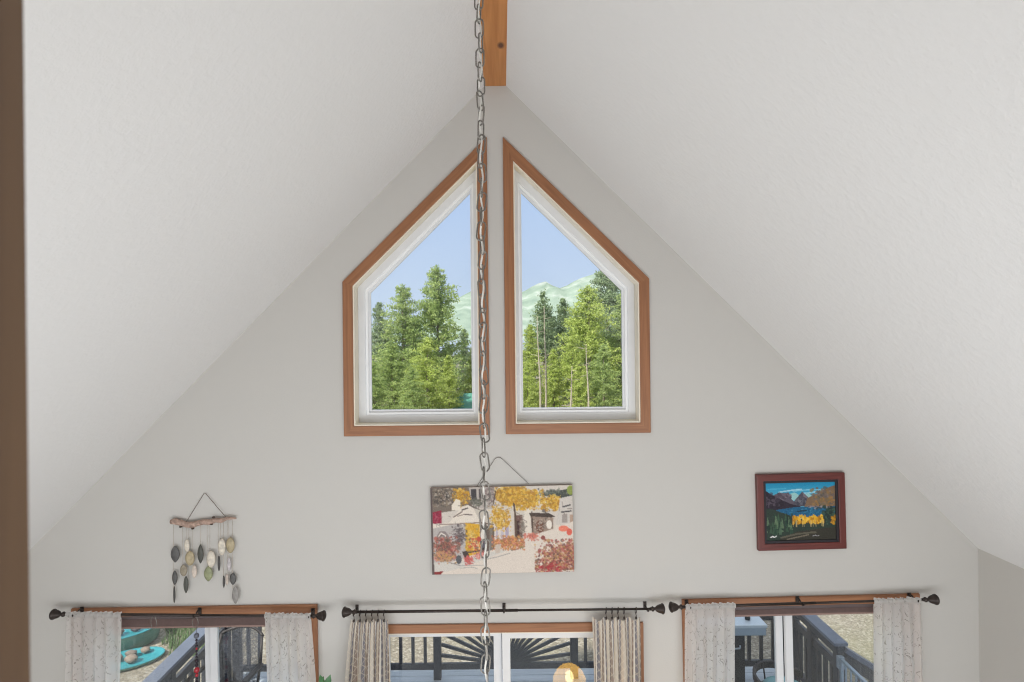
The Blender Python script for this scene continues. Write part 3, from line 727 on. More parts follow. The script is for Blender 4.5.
for (u, v, w, h, k) in LV:
    c = h2(u, v, YH-.006); a, b = w/4.55/130/2, h/4.55/130/2
    m = MB(); n = 16; front = []; 
    for q in range(n):
        t = 2*PI*q/n; x = a*math.copysign(abs(math.cos(t))**(1.6 if k in ('slate','moss','green','silver') else 1.1), math.cos(t)); z = b*math.sin(t)
        front.append((x, z))
    vs = []
    for (sc_, dy) in ((1, .0035), (1, -.0015), (.62, -.005)): vs += [(c.x+x*sc_, c.y+dy, c.z+z*(sc_ if sc_ == 1 else .7)) for x, z in front]
    vs += [(c.x, c.y-.006, c.z), (c.x, c.y+.0035, c.z)]
    fs = []
    for l in range(2):
        for q in range(n): r_ = (q+1) % n; fs.append((l*n+q, l*n+r_, (l+1)*n+r_, (l+1)*n+q))
    for q in range(n): r_ = (q+1) % n; fs.append((2*n+q, 2*n+r_, 3*n)); fs.append((q, r_, 3*n+1))
    m.add(vs, fs, True); m.build('leaf', LM[k], wh)
M['string'] = plain('pale string', C(176,164,150), .8)
for (u, va, vb) in [(152,250,600),(194,255,440),(213,258,320),(222,262,490),(240,262,440),(275,252,345),(306,246,370),(318,246,445),(356,240,400),(366,238,320),(380,235,485),(397,230,470),(404,228,405),(421,226,540)]:
    MB().tube([h2(u, va, YH-.004), h2(u, vb, YH-.004)], .0013, 5).build('string', M['string'], wh)

# two thin rings and a bead strand on the lower left rod
def hang_loop(px, parent):
    x = xr(px); pts = []
    for k in range(16):
        t = 2*PI*k/16; pts.append((x+.022*math.sin(t)*(1 if math.cos(t) < .2 else .75), YR-.004, zl-.045+.052*math.cos(t)))
    return MB().tube(pts, .0024, 6, closed=True)
lp = hang_loop(154, None).build('wire_hook', M['steel'], loc=(xr(154), YR, zl)); tag(lp, 'thin silver loop hanging alone on the lower left curtain rod', 'hook')
bs = empty('bead_strand', (xr(195.5), YR, zl-.1), 'strand of dark and red beads hanging in the lower left window', 'bead strand')
hang_loop(195.5, None).build('loop', M['steel'], bs)
bx = xr(196.5); z = zl-.1; m = MB().tube([(bx,YR-.004,zl-.09),(bx,YR-.004,zl-.75)], .0012, 5); m.build('thread', M['bronze'], bs)
RDm = plain('red bead', C(168, 40, 52), .25); BKm = plain('dark bead', C(44, 36, 46), .25); GYm = plain('grey stone bead', C(96, 100, 112), .35)
zb_ = zl-.13
seq = [(.020,'g'),(.009,'k'),(.008,'k'),(.009,'k'),(.008,'r'),(.009,'k'),(.008,'k'),(.010,'k'),(.014,'k'),(.013,'k'),(.021,'r'),(.013,'r'),(.009,'k'),(.015,'k'),(.014,'k'),(.010,'k'),(.008,'r'),(.009,'k'),(.008,'k'),(.014,'r'),(.010,'k'),(.010,'k'),(.012,'g'),(.016,'r')]
for r_, k in seq:
    zb_ -= r_+.004
    MB().blob((bx, YR-.004, zb_), (r_, r_, r_*1.05), 10, 7).build('bead', {'r':RDm,'k':BKm,'g':GYm}[k], bs)
    zb_ -= r_

# ------------------------------------------------------------------ floor lamp near the door (seen only mirrored in its glass)
lx, ly, lz = .60, -.78, 1.05
lamp = empty('floor_lamp', (lx, ly, 0), 'lit dome floor lamp mirrored in the right pane of the patio door', 'lamp')
MB().lathe([(.14,0),(.14,.015),(.12,.025),(.02,.035),(.012,.05)], (lx,ly,0), (0,0,1), 28).build('base', M['bronze'], lamp)
MB().tube([(lx,ly,.04),(lx,ly,lz-.02)], .011, 12).build('pole', M['bronze'], lamp)
m = MB(); prof = [(.155*math.cos(a), .16*math.sin(a)) for a in [rad(k) for k in range(0, 90, 8)]]+[(.012, .16)]
n = 28; vs = [(lx+r*math.cos(2*PI*k/n), ly+r*math.sin(2*PI*k/n), lz-.02+h) for r, h in prof for k in range(n)]
m.add(vs, [(i*n+k, i*n+(k+1) % n, (i+1)*n+(k+1) % n, (i+1)*n+k) for i in range(len(prof)-1) for k in range(n)], True)
sm, nt, b = new_mat('amber lamp glass'); nt.nodes.remove(b)
em = node(nt, 'ShaderNodeEmission', Color=C(255, 196, 96), Strength=8.0); tp = node(nt, 'ShaderNodeBsdfTransparent'); mx = node(nt, 'ShaderNodeMixShader', Fac=.25)
L(nt, em.outputs[0], mx.inputs[1]); L(nt, tp.outputs[0], mx.inputs[2]); L(nt, mx.outputs[0], nt.nodes['Material Output'].inputs['Surface'])
m.build('shade', sm, lamp)
MB().blob((lx, ly, lz+.03), (.04,.04,.06), 14, 10).build('bulb', emit('lit bulb', C(255, 228, 170), 45), lamp)

# ------------------------------------------------------------------ house plant between the lower left window and the door
plx, ply = at(331, 690, -.32).x, -.32
pl = empty('potted_plant', (plx, ply, 0), 'tall green leafy houseplant with its leaf tips showing left of the patio door', 'plant')
MB().lathe([(.10,0),(.13,.22),(.14,.24),(.14,.26),(.125,.26),(.12,.235)], (plx,ply,0), (0,0,1), 24).build('pot', plain('terracotta', C(150,92,66), .8, var=.1), pl)
zt_ = at(333, 671, ply).z
m = MB(); lf = MB(); rnd = random.Random(2)
for s_ in range(4):
    bxx, byy = plx+rnd.uniform(-.04,.04), ply+rnd.uniform(-.03,.03)
    top = Vector((plx+rnd.uniform(-.05,.05), ply+rnd.uniform(-.04,.02), zt_-.02-.1*s_))
    st = [Vector((bxx,byy,.2)), Vector((bxx,byy,.2)).lerp(top,.5)+Vector((rnd.uniform(-.03,.03),0,0)), top]
    m.tube(st, [.008,.006,.004], 6)
    for k in range(13):
        f = .25+.75*k/12; p = st[1].lerp(st[2], (f-.5)*2) if f > .5 else st[0].lerp(st[1], f*2)
        a = k*2.4+s_; d = Vector((math.cos(a)*.8, math.sin(a)*.45, .75 if k > 9 else .35)).normalized(); ln = rnd.uniform(.07,.11)
        if k == 12: d = Vector((.15*(s_-1.5), -.1, 1)).normalized(); p = p-Vector((0,0,ln*.75))
        sd = d.cross(Vector((0,1,.3))).normalized()*ln*.26
        up = sd.cross(d).normalized()*.006
        lf.add([p, p+d*ln*.35+sd, p+d*ln*.7+sd*.7, p+d*ln, p+d*ln*.7-sd*.7, p+d*ln*.35-sd, p+d*ln*.35+up, p+d*ln*.7+up],
               [(0,1,6),(1,2,7,6),(2,3,7),(3,4,7),(4,5,6,7),(5,0,6)], True)
m.build('stem', plain('green stem', C(84,110,66), .6), pl)
lf.build('foliage', plain('green leaf', C(72,120,74), .45, var=.25, scale=14), pl)

# ------------------------------------------------------------------ deck and its railings
ZD = -.05; YF = 3.0; XDL, XDR = -3.45, 3.59
m = MB(); y = .22
while y < 3.08: m.box(XDL-.05, XDR+.06, y, y+.135, ZD-.04, ZD); y += .142
structure(m.build('deck', M['deck']))
structure(MB().box(XDL-.05, XDR+.06, .22, 3.09, ZD-.5, ZD-.041).build('deck_skirt', M['rail']))
def rail_root(label, c): return empty('deck_railing', c, label, 'railing', 'charcoal railings round the deck')
ZCAP, ZR2, ZB = .95, .70, .10
# front railing with a sunburst panel
fr = rail_root('front deck railing with a sunburst panel of slats beyond the patio door', (0, YF, ZD))
sx0, sx1 = at(437.5, 655, YF).x, at(574, 655, YF).x
posts = [XDL+.05, (XDL+sx0)/2-.1, sx0, sx1, (XDR+sx1)/2+.1, XDR-.04]
for x in posts: MB().box(x-.048, x+.048, YF-.045, YF+.045, ZD, ZCAP-.03).build('post', M['rail'], fr, bevel=.004)
MB().box(XDL-.02, XDR+.03, YF-.075, YF+.075, ZCAP-.035, ZCAP).build('cap_rail', M['railtop'], fr, bevel=.004)
MB().box(XDL+.05, XDR-.04, YF-.02, YF+.02, ZR2-.05, ZR2+.04).build('upper_rail', M['rail'], fr, bevel=.003)
MB().box(XDL+.05, XDR-.04, YF-.02, YF+.02, ZB-.03, ZB+.045).build('lower_rail', M['rail'], fr, bevel=.003)
for a, b in zip(posts[:-1], posts[1:]):
    if a == sx0: continue
    n = max(1, round((b-a)/.147))
    for i in range(1, n):
        x = a+(b-a)*i/n; MB().box(x-.019, x+.019, YF-.019, YF+.019, ZB+.045, ZR2-.05).build('baluster', M['rail'], fr)
hub = Vector(((sx0+sx1)/2, YF, ZB+.03)); hm = MB()
hp = [(hub.x+.15*math.cos(rad(a)), hub.z+.15*math.sin(rad(a))) for a in range(0, 181, 15)]
hm.prism(hp, YF-.018, YF+.018); hm.build('sunburst_hub', M['rail'], fr)
for i in range(19):
    a = rad(8+164*i/18); d = Vector((math.cos(a), 0, math.sin(a)))
    tmax = min((ZR2-.05-hub.z)/max(d.z,1e-3), ((sx1-sx0)/2-.05)/max(abs(d.x),1e-3))
    MB().bar(hub+d*.1, hub+d*tmax, .036, .03, (0,1,0)).build('sunburst_slat', M['rail'], fr)
def side_rail(label, x, y0, y1, posts, out):
    r = rail_root(label, (x, (y0+y1)/2, ZD))
    for y in posts: MB().box(x-.045, x+.045, y-.045, y+.045, ZD, ZCAP-.03).build('post', M['rail'], r, bevel=.004)
    MB().box(x-.075, x+.075, y0, y1, ZCAP-.035, ZCAP).build('cap_rail', M['railtop'], r, bevel=.004)
    MB().box(x-.02-out*.02, x+.02-out*.02, y0+.03, y1-.03, ZCAP-.14, ZCAP-.035).build('fascia_board', M['rail'], r, bevel=.003)
    MB().box(x-.02, x+.02, y0+.03, y1-.03, ZR2-.06, ZR2+.03).build('upper_rail', M['rail'], r, bevel=.003)
    MB().box(x-.02, x+.02, y0+.03, y1-.03, ZB-.04, ZB+.045).build('lower_rail', M['rail'], r, bevel=.003)
    ps = sorted(posts)
    for a, b in zip(ps[:-1], ps[1:]):
        n = max(1, round((b-a)/.14))
        for i in range(1, n):
            y = a+(b-a)*i/n; MB().box(x-.019, x+.019, y-.019, y+.019, ZB+.045, ZR2-.06).build('baluster', M['rail'], r)
side_rail('left deck railing running outward past the turquoise basins', XDL-.03, .25, YF-.08, [.32, 1.6, YF-.13], -1)
YN = atz(833, 643.5, ZCAP).y+.05
side_rail('right deck railing with a wide slate cap ending at the stair gate', XDR+.02, YN-.05, YF-.08, [YN, YN+.55, YF-.13], 1)
# metal gate
M['gate'] = plain('pale blue grey metal', C(158, 172, 184), .4, .4, var=.06)
gx = XDR-.01; gt = empty('metal_gate', (gx, .9, ZD), 'pale metal bar gate closing the deck stairs at the right', 'gate')
y0, y1 = .30, YN-.09
MB().box(gx-.016, gx+.016, y0, y1, .79, .82).box(gx-.016, gx+.016, y0, y1, .02, .05).box(gx-.016, gx+.016, y0, y0+.03, .05, .79).box(gx-.016, gx+.016, y1-.03, y1, .05, .79).build('gate_frame', M['gate'], gt, bevel=.003)
n = 16
for i in range(1, n): y = y0+(y1-y0)*i/n; MB().tube([(gx,y,.05),(gx,y,.79)], .009, 8).build('bar', M['gate'], gt)
MB().box(gx-.03, gx+.03, y1-.02, y1+.035, .70, .83).build('latch', M['gate'], gt, bevel=.004)
# stair rail outside
st = empty('stair_railing', (XDR+.1, YN, ZD-.5), 'charcoal stair handrail slanting down to the right beyond the gate', 'railing')
p, q = Vector((XDR+.06, YN-.02, .88)), Vector((XDR+1.25, YN-.02, .12))
MB().bar(p, q, .12, .05).build('handrail', M['railtop'], st, bevel=.004)
MB().bar(p-Vector((0,0,.1)), q-Vector((0,0,.1)), .035, .12).build('fascia_board', M['rail'], st, bevel=.004)
MB().box(q.x-.05, q.x+.04, YN-.065, YN+.025, -.62, q.z-.02).build('post', M['rail'], st, bevel=.004)
for i in range(1, 8): c = p.lerp(q, i/8); MB().box(c.x-.018, c.x+.018, YN-.038, YN-.002, c.z-.85, c.z-.1).build('baluster', M['rail'], st)
MB().bar(p-Vector((0,0,.85)), q-Vector((0,0,.72)), .04, .08).build('lower_rail', M['rail'], st)

# ------------------------------------------------------------------ things on the deck
M['gsteel'] = plain('brushed grill steel', C(176, 188, 200), .35, .6, var=.05)
M['gdark'] = plain('black grill enamel', C(40, 42, 48), .4, var=.1)
g0 = atz(734, 626, .92); gx0, gx1, gy0, gy1 = g0.x-.52, atz(767, 625, .92).x, g0.y, g0.y+.50
gr = empty('grill', ((gx0+gx1)/2, (gy0+gy1)/2, ZD), 'stainless topped grill cart on the deck in the lower right window', 'grill')
MB().box(gx0, gx1, gy0, gy1, .89, .925).build('top_shelf', plain('pale shelf', C(206, 214, 222), .35, .2), gr, bevel=.006)
MB().box(gx0+.01, gx1-.01, gy0+.01, gy1-.01, .80, .89).build('control_panel', M['gsteel'], gr, bevel=.006)
MB().box(gx0+.05, gx0+.66, gy0+.04, gy1-.04, ZD+.1, .80).build('cabinet', M['gdark'], gr, bevel=.006)
for x in (gx0+.06, gx0+.58): 
    for yy in (gy0+.1, gy1-.1): MB().lathe([(.04,-.018),(.05,-.008),(.05,.008),(.04,.018)], (x, yy, ZD+.05), (1,0,0), 16).build('wheel', M['gdark'], gr)
hz = atz(737, 646, .70); MB().tube([(hz.x-.06,gy0+.035,.66),(hz.x-.055,gy0-.01,.66),(hz.x+.035,gy0-.015,.67),(hz.x+.04,gy0-.01,.70)], .010, 8).build('handle', M['gsteel'], gr)
kn = atz(747.5, 618, .94); MB().lathe([(.030,0),(.032,.03),(.02,.045),(.004,.05)], (kn.x, kn.y, .925), (0,0,1), 16).build('knob', M['gdark'], gr)

# dark armchair with a teal cushion behind the grill
M['teal'] = plain('pale teal cushion', C(128, 176, 186), .8, var=.08, bump=.2)
M['chair'] = plain('dark patio metal', C(52, 46, 48), .45, .2, var=.12)
def patio_chair(c, rz, label, cushion=True, mesh=None):
    r = empty('patio_chair', c, label, 'chair'); o = Vector(c)
    def P(x, y, z): return o+Vector((x, y, z))
    for sx in (-1, 1):
        MB().tube([P(.27*sx,-.25,0), P(.27*sx,-.26,.42), P(.28*sx,-.25,.60), P(.29*sx,-.19,.645)], .016, 8).build('leg', M['chair'], r)
        MB().tube([P(.26*sx,.30,0), P(.26*sx,.24,.42), P(.27*sx,.30,.70), P(.25*sx,.36,.92)], .016, 8).build('leg', M['chair'], r)
        pts = [P(.29*sx,-.27,.63), P(.31*sx,-.12,.665), P(.31*sx,.08,.66), P(.28*sx,.29,.64)]
        MB().bar(pts[0], pts[1], .06, .03).bar(pts[1], pts[2], .06, .03).bar(pts[2], pts[3], .055, .03).build('armrest', M['chair'], r, bevel=.006)
    m = MB()
    nu, nv = 12, 10; vs = []
    for j in range(nv+1):
        t = j/nv
        for i in range(nu+1):
            u = i/nu*2-1; vs.append(P(.26*u, .22+.14*t+.10*(1-u*u)*(.5+.5*t), .42+.50*t+.05*(1-u*u)*t))
    k = nu+1; n = len(vs); vs2 = [v+Vector((0,.014,0)) for v in vs]
    fs = [(j*k+i, j*k+i+1, (j+1)*k+i+1, (j+1)*k+i) for j in range(nv) for i in range(nu)]
    m.add(vs, fs, True); m.add(vs2, [f[::-1] for f in fs], True); m.build('backrest', mesh or M['chair'], r)
    m = MB(); m.tube([vs[nv*k+i]+Vector((0,.007,0)) for i in range(k)], .016, 8); m.build('top_rail', M['chair'], r)
    MB().lathe([(.29,0),(.30,.012),(.29,.025)], P(0,0,.41), (0,0,1), 28).build('seat', M['chair'], r)
    if cushion: MB().lathe([(.25,0),(.275,.02),(.28,.045),(.265,.07),(.2,.085),(.02,.09)], P(0,-.02,.436), (0,0,1), 28).build('cushion', M['teal'], r)
    r.rotation_euler = (0, 0, rz); return r
def barrel_chair(c, label):
    r = empty('patio_chair', c, label, 'chair'); o = Vector(c)
    for a in (35, 145, 215, 325):
        d = Vector((math.cos(rad(a)), math.sin(rad(a)), 0)); MB().tube([o+d*.27, o+d*.22+Vector((0,0,.41))], .018, 8).build('leg', M['chair'], r)
    MB().lathe([(.27,0),(.29,.012),(.28,.03)], o+Vector((0,0,.40)), (0,0,1), 28).build('seat', M['chair'], r)
    MB().lathe([(.20,0),(.225,.02),(.23,.045),(.215,.07),(.16,.085),(.02,.09)], o+Vector((0,0,.43)), (0,0,1), 28).build('cushion', M['teal'], r)
    arc = [o+Vector((.31*math.cos(rad(a)), .31*math.sin(rad(a)), .54+.05*math.sin(rad(max(0,min(180,a-45)))))) for a in range(30, 246, 9)]
    m = MB()
    for p, q in zip(arc[:-1], arc[1:]): m.bar(p, q, .03, .075)
    m.build('back_rail', M['chair'], r, bevel=.004)
    for p in arc[1::4]: MB().tube([Vector((o.x+(p.x-o.x)*.9, o.y+(p.y-o.y)*.9, o.z+.41)), p], .009, 6).build('spindle', M['chair'], r)
    return r
s0 = atz(785, 685, .47)
barrel_chair((s0.x, s0.y, ZD), 'dark barrel backed patio chair with a round teal cushion beside the grill')
def mesh_mat():
    m, nt, b = new_mat('dark woven mesh'); b.inputs['Base Color'].default_value = C(64, 68, 80); b.inputs['Roughness'].default_value = .6
    tc = node(nt, 'ShaderNodeTexCoord'); ck = node(nt, 'ShaderNodeTexNoise', Scale=40.0, Detail=2.0); L(nt, tc.outputs['Object'], ck.inputs[0])
    r = ramp(nt, ck.outputs['Fac'], [(.40, (.2,.2,.2,1)), (.60, (.6,.6,.6,1))]); L(nt, r.outputs[0], b.inputs['Alpha']); return m
M['mesh'] = mesh_mat()
c1 = atz(240, 664, .50)
patio_chair((c1.x+.0, c1.y-.42, ZD), rad(-8), 'dark mesh backed patio armchair in front of the lower left window', False, M['mesh'])

# ------------------------------------------------------------------ ground and garden
def ground_mat():
    m, nt, b = new_mat('gravelly soil'); b.inputs['Roughness'].default_value = .95; b.inputs['Specular IOR Level'].default_value = .1
    tc = node(nt, 'ShaderNodeTexCoord')
    v = node(nt, 'ShaderNodeTexVoronoi', Scale=34.0); L(nt, tc.outputs['Object'], v.inputs['Vector'])
    n1 = node(nt, 'ShaderNodeTexNoise', Scale=14.0, Detail=8.0, Roughness=.75); L(nt, tc.outputs['Object'], n1.inputs['Vector'])
    n2 = node(nt, 'ShaderNodeTexNoise', Scale=.35, Detail=3.0); L(nt, tc.outputs['Object'], n2.inputs['Vector'])
    hs = node(nt, 'ShaderNodeSeparateColor'); L(nt, v.outputs['Color'], hs.inputs[0])
    peb = ramp(nt, hs.outputs[0], [(0.0, C(96,90,84)), (.35, C(134,126,116)), (.7, C(158,150,138)), (1.0, C(204,200,192))])
    soil = ramp(nt, n1.outputs['Fac'], [(.30, C(104,96,84)), (.52, C(140,130,114)), (.70, C(166,156,140))])
    mx = node(nt, 'ShaderNodeMixRGB', Fac=.45); L(nt, soil.outputs[0], mx.inputs[1]); L(nt, peb.outputs[0], mx.inputs[2])
    gm = ramp(nt, n2.outputs['Fac'], [(.52, (0,0,0,1)), (.72, (.5,.5,.5,1))])
    mg = node(nt, 'ShaderNodeMixRGB'); L(nt, gm.outputs[0], mg.inputs[0]); L(nt, mx.outputs[0], mg.inputs[1]); mg.inputs[2].default_value = C(128, 130, 92)
    L(nt, mg.outputs[0], b.inputs['Base Color'])
    bp = node(nt, 'ShaderNodeBump', Strength=.5, Distance=.012); L(nt, v.outputs['Distance'], bp.inputs['Height']); L(nt, bp.outputs[0], b.inputs['Normal']); return m
ZG = -.60
NX, NY = 60, 60; m = MB(); vs = []
for j in range(NY+1):
    for i in range(NX+1):
        x = -60+120*i/NX; y = .25+(j/NY)**1.8*160
        z = ZG+.06*math.sin(x*1.3+y*.7)*math.sin(y*.9)*min(1, max(0, y-4)/4)-max(0, y-30)*.004
        vs.append((x, y, z))
m.add(vs, [(j*(NX+1)+i, j*(NX+1)+i+1, (j+1)*(NX+1)+i+1, (j+1)*(NX+1)+i) for j in range(NY) for i in range(NX)], True)
structure(m.build('ground', ground_mat()))
# turquoise basins with stones
M['turq'] = plain('turquoise glaze', C(48, 146, 158), .35, var=.10, scale=5)
M['turqside'] = plain('green glazed side', C(84, 130, 114), .45, var=.12, scale=5)
def basin(c, rx, ry, h, label, stones, seed):
    ca, sa_ = math.cos(rad(28)), math.sin(rad(28))
    RT = lambda a, b: (c.x+rx*a*ca-ry*b*sa_, c.y+rx*a*sa_+ry*b*ca)
    r = empty('stone_basin', (c.x, c.y, ZG), label, 'basin')
    n = 36; rnd = random.Random(seed)
    def lay(f, z): return [RT(f*math.cos(2*PI*k/n), f*math.sin(2*PI*k/n))+(z,) for k in range(n)]
    def shell(layers, name, mat):
        vs = [v for l in layers for v in l]; fs = [(i*n+k, i*n+(k+1) % n, (i+1)*n+(k+1) % n, (i+1)*n+k) for i in range(len(layers)-1) for k in range(n)]
        fs.append(tuple((len(layers)-1)*n+k for k in range(n))); MB().add(vs, fs, True).build(name, mat, r)
    zt = c.z
    shell([lay(.98, zt-.012), lay(1.0, zt-.004), lay(.985, zt+.004), lay(.93, zt-.004), lay(.88, zt-.02), lay(.5, zt-.026), lay(.02, zt-.026)], 'dish', M['turq'])
    shell([lay(.985, zt-.008), lay(.99, zt-.03), lay(.94, zt-h*.5), lay(.82, ZG-.02)], 'side_wall', M['turqside'])
    for i, (a, b, s_) in enumerate(stones):
        p = RT(a, b)+(zt-.016+s_*.7,)
        st_ = MB().blob(p, (s_*1.25, s_*.95, s_*.7), 12, 8, .13, rnd)
        o = st_.build('stone', plain('river stone', C(*rnd.choice([(120,108,100),(82,76,82),(138,122,110),(66,62,72)])), .7, var=.2, scale=20), loc=(p[0], p[1], zt-.024))
        tag(o, '%s stone lying in the %s' % (['pale','dark','broad','small','grey'][i % 5], 'upper turquoise basin' if h > .4 else 'lower turquoise basin'), 'stone', 'stones in the turquoise basins')
b2 = atz(126, 659, ZG+.06); basin(b2, .52, .30, .08, 'turquoise oval basin holding stones, lower and nearer of two beyond the deck rail', [(.48,.38,.06),(.15,-.35,.075),(.12,.25,.07),(-.22,.1,.07),(-.5,.3,.06)], 3)
b1 = atz(114, 630, ZG+.26); basin(b1, .66, .40, .45, 'turquoise oval basin with deep green side, upper and farther of two', [(.1,-.5,.075),(.46,-.42,.06),(.34,.0,.055),(.72,-.05,.055),(-.2,.0,.06)], 6)
# grass tufts
rs = np.random.RandomState(3); N = 17000
ga, gb = atz(150, 640, ZG), atz(212, 622, ZG)
bx_ = rs.uniform(min(ga.x,gb.x)-1.4, max(ga.x,gb.x)+.3, N); by_ = rs.uniform(4.6, 8.5, N); hh = rs.uniform(.05, .14, N); an = rs.uniform(0, PI, N)
m = MB()
for i in range(N):
    if any(math.hypot(bx_[i]-q.x, by_[i]-q.y) < w_ for q, w_ in ((b1, .74), (b2, .58))): continue
    dx, dy = .012*math.cos(an[i]), .012*math.sin(an[i])
    m.add([(bx_[i]-dx,by_[i]-dy,ZG-.06),(bx_[i]+dx,by_[i]+dy,ZG-.06),(bx_[i]+rs.uniform(-.03,.03),by_[i]+rs.uniform(-.03,.03),ZG+hh[i])], [(0,1,2)])
go = m.build('grass', plain('short grass', C(96, 122, 78), .8, var=.35, scale=3), uv=False); tag(go, 'patch of short green grass beyond the left deck rail', 'grass', kind='stuff')

# ------------------------------------------------------------------ trees
def leaf_mat(name, cols):
    m, nt, b = new_mat(name); nt.nodes.remove(b)
    tc = node(nt, 'ShaderNodeTexCoord')
    n1 = node(nt, 'ShaderNodeTexNoise', Scale=3.4, Detail=5.0, Roughness=.75); L(nt, tc.outputs['Object'], n1.inputs['Vector'])
    r = ramp(nt, n1.outputs['Fac'], [(.36, tuple(c*.78 for c in cols[0][:3])+(1,)), (.50, cols[1]), (.62, cols[2])])
    df = node(nt, 'ShaderNodeBsdfDiffuse'); tl = node(nt, 'ShaderNodeBsdfTranslucent'); mx = node(nt, 'ShaderNodeMixShader', Fac=.42)
    L(nt, r.outputs[0], df.inputs[0]); L(nt, r.outputs[0], tl.inputs[0]); L(nt, df.outputs[0], mx.inputs[1]); L(nt, tl.outputs[0], mx.inputs[2])
    L(nt, mx.outputs[0], nt.nodes['Material Output'].inputs['Surface']); return m
NEED = [leaf_mat('pine needles', [C(132,154,106), C(172,190,122), C(208,218,146)]),
        leaf_mat('yellow green needles', [C(146,166,96), C(190,204,114), C(222,228,144)]),
        leaf_mat('grey green needles', [C(122,142,112), C(154,172,132), C(186,198,158)])]
M['bark'] = plain('grey bark', C(150, 138, 122), .9, var=.25, scale=10)
def tree_mesh(seed, H, R, bare, tip, dens):
    rs = np.random.RandomState(seed)
    tr = MB(); bend = rs.uniform(-.15, .15, 2)
    pts = [(bend[0]*math.sin(t*3), bend[1]*math.sin(t*2.2), H*t) for t in np.linspace(0, .985, 9)]
    tr.tube(pts, list(np.linspace(.016*H+.03, .012, 9)), 8)
    cen, rad_ = [], []
    z = H*bare
    while z < H*.995:
        f = (z-H*bare)/(H*(1-bare)); prof = (1-f)**.75*(.55+.45*min(1, f*6))+tip*.12
        nb = rs.randint(4, 8)
        for _ in range(nb):
            a = rs.uniform(0, 2*PI); Lb = R*prof*rs.uniform(.45, 1.15)
            droop = rs.uniform(-.15, .30)
            for t in np.arange(.25, 1.01, max(.16, .34/max(Lb, .4))):
                cx, cy = Lb*t*math.cos(a), Lb*t*math.sin(a)
                cen.append((cx+bend[0]*math.sin(f*3), cy, z+droop*Lb*t+rs.uniform(-.08,.08))); rad_.append(rs.uniform(.18, .36)*(1 if f < .85 else .7))
            if Lb > .5 and rs.rand() < .35: tr.tube([(0,0,z), (Lb*.9*math.cos(a), Lb*.9*math.sin(a), z+droop*Lb*.9)], [.025, .008], 5)
        z += rs.uniform(.16, .30)
    cen.append((bend[0]*math.sin(3), 0, H)); rad_.append(.14)
    cen = np.array(cen); rr = np.array(rad_); k = dens
    P = np.repeat(cen, k, 0)+rs.normal(0, 1, (len(cen)*k, 3))*np.repeat(rr, k)[:, None]*np.array([.55, .55, .42])
    n = len(P); d = rs.normal(0, 1, (n, 3))+np.array([0, 0, .7]); d /= np.linalg.norm(d, axis=1)[:, None]
    s = np.cross(d, rs.normal(0, 1, (n, 3))); s /= np.linalg.norm(s, axis=1)[:, None]+1e-9
    ln = rs.uniform(.11, .20, n)[:, None]; wd = rs.uniform(.028, .052, n)[:, None]
    V = np.stack([P-s*wd, P+s*wd, P+s*wd*.5+d*ln, P-s*wd*.5+d*ln], 1).reshape(-1, 3)
    F = np.arange(n*4).reshape(-1, 4)
    me = bpy.data.meshes.new('crown'); me.from_pydata(V.tolist(), [], F.tolist()); me.update()
    return me, tr
PROTO = []
for (sd, H, R, bare, tip, dens) in [(1, 10, 3.1, .08, 1.0, 20), (2, 10, 2.5, .06, .8, 20), (3, 10, 1.9, .40, .9, 18), (4, 10, 3.6, .04, .9, 20)]:
    me, tr = tree_mesh(sd, H, R, bare, tip, dens); PROTO.append((me, tr))
TRUNK = {}
def tree(px, py, D, kind, need, label, wide=1.0, group='pines beyond the gable windows', zg=None):
    Y = D-D0; top = at(px, py, Y); zg = ZG-.1-max(0, Y-30)*.004 if zg is None else zg; H = top.z-zg
    r = empty('pine_tree', (top.x, Y, zg), label, 'tree', group)
    me, tr = PROTO[kind]
    key = (kind, need)
    if key not in TRUNK:
        m2 = me.copy(); m2.materials.append(NEED[need]); TRUNK[key] = m2
    c = bpy.data.objects.new('crown', TRUNK[key]); COL.objects.link(c); c.parent = r
    if kind not in TRUNK:
        tmp = tr.build('trunk', M['bark'], loc=(0,0,0)); TRUNK[kind] = tmp.data; tmp.parent = r
    else:
        tmp = bpy.data.objects.new('trunk', TRUNK[kind]); COL.objects.link(tmp); tmp.parent = r
    s = H/10.0; r.scale = (s*wide, s*wide, s); r.rotation_euler = (0, 0, random.uniform(0, 6.28)); return r
tree(437, 267, 44, 0, 0, 'tallest pine in the left gable window, its tip beside the pale hill', 1.0)
tree(403, 286, 42, 0, 0, 'second tallest pine in the left gable window, left of the tallest')
tree(379, 304, 46, 1, 2, 'narrow pine at the left edge of the left gable window')
tree(464, 330, 52, 1, 2, 'small pointed pine in front of the hill beside the teal roof', 1.0)
tree(428, 338, 35, 3, 1, 'bushy yellow green pine low in the middle of the left gable window', 1.15)
tree(392, 342, 37, 0, 0, 'broad pine low at the left of the left gable window', 1.25)
tree(448, 356, 38, 1, 1, 'short bright pine just left of the teal roof', 1.2)
tree(374, 362, 34, 3, 0, 'low bushy pine in the left bottom corner of the left gable window', 1.1)
tree(412, 368, 33, 3, 0, 'lowest bushy pine at the bottom middle of the left gable window', 1.1)
tree(474, 345, 46, 1, 1, 'pine at the right edge of the left gable window behind the chain', 1.1)
tree(608, 258, 47, 0, 2, 'tallest grey green pine in the right gable window at its slanted edge', 1.1)
tree(588, 287, 38, 0, 1, 'bright green pine right of centre in the right gable window', 1.15)
tree(543, 293, 44, 2, 2, 'slender pine with a bare pale trunk left in the right gable window', 1.1)
tree(563, 300, 45, 1, 2, 'pine between the slender one and the bright green one in the right gable window')
tree(530, 326, 40, 1, 1, 'pine at the left edge of the right gable window', 1.1)
tree(622, 296, 40, 1, 0, 'pine at the right edge of the right gable window', 1.2)
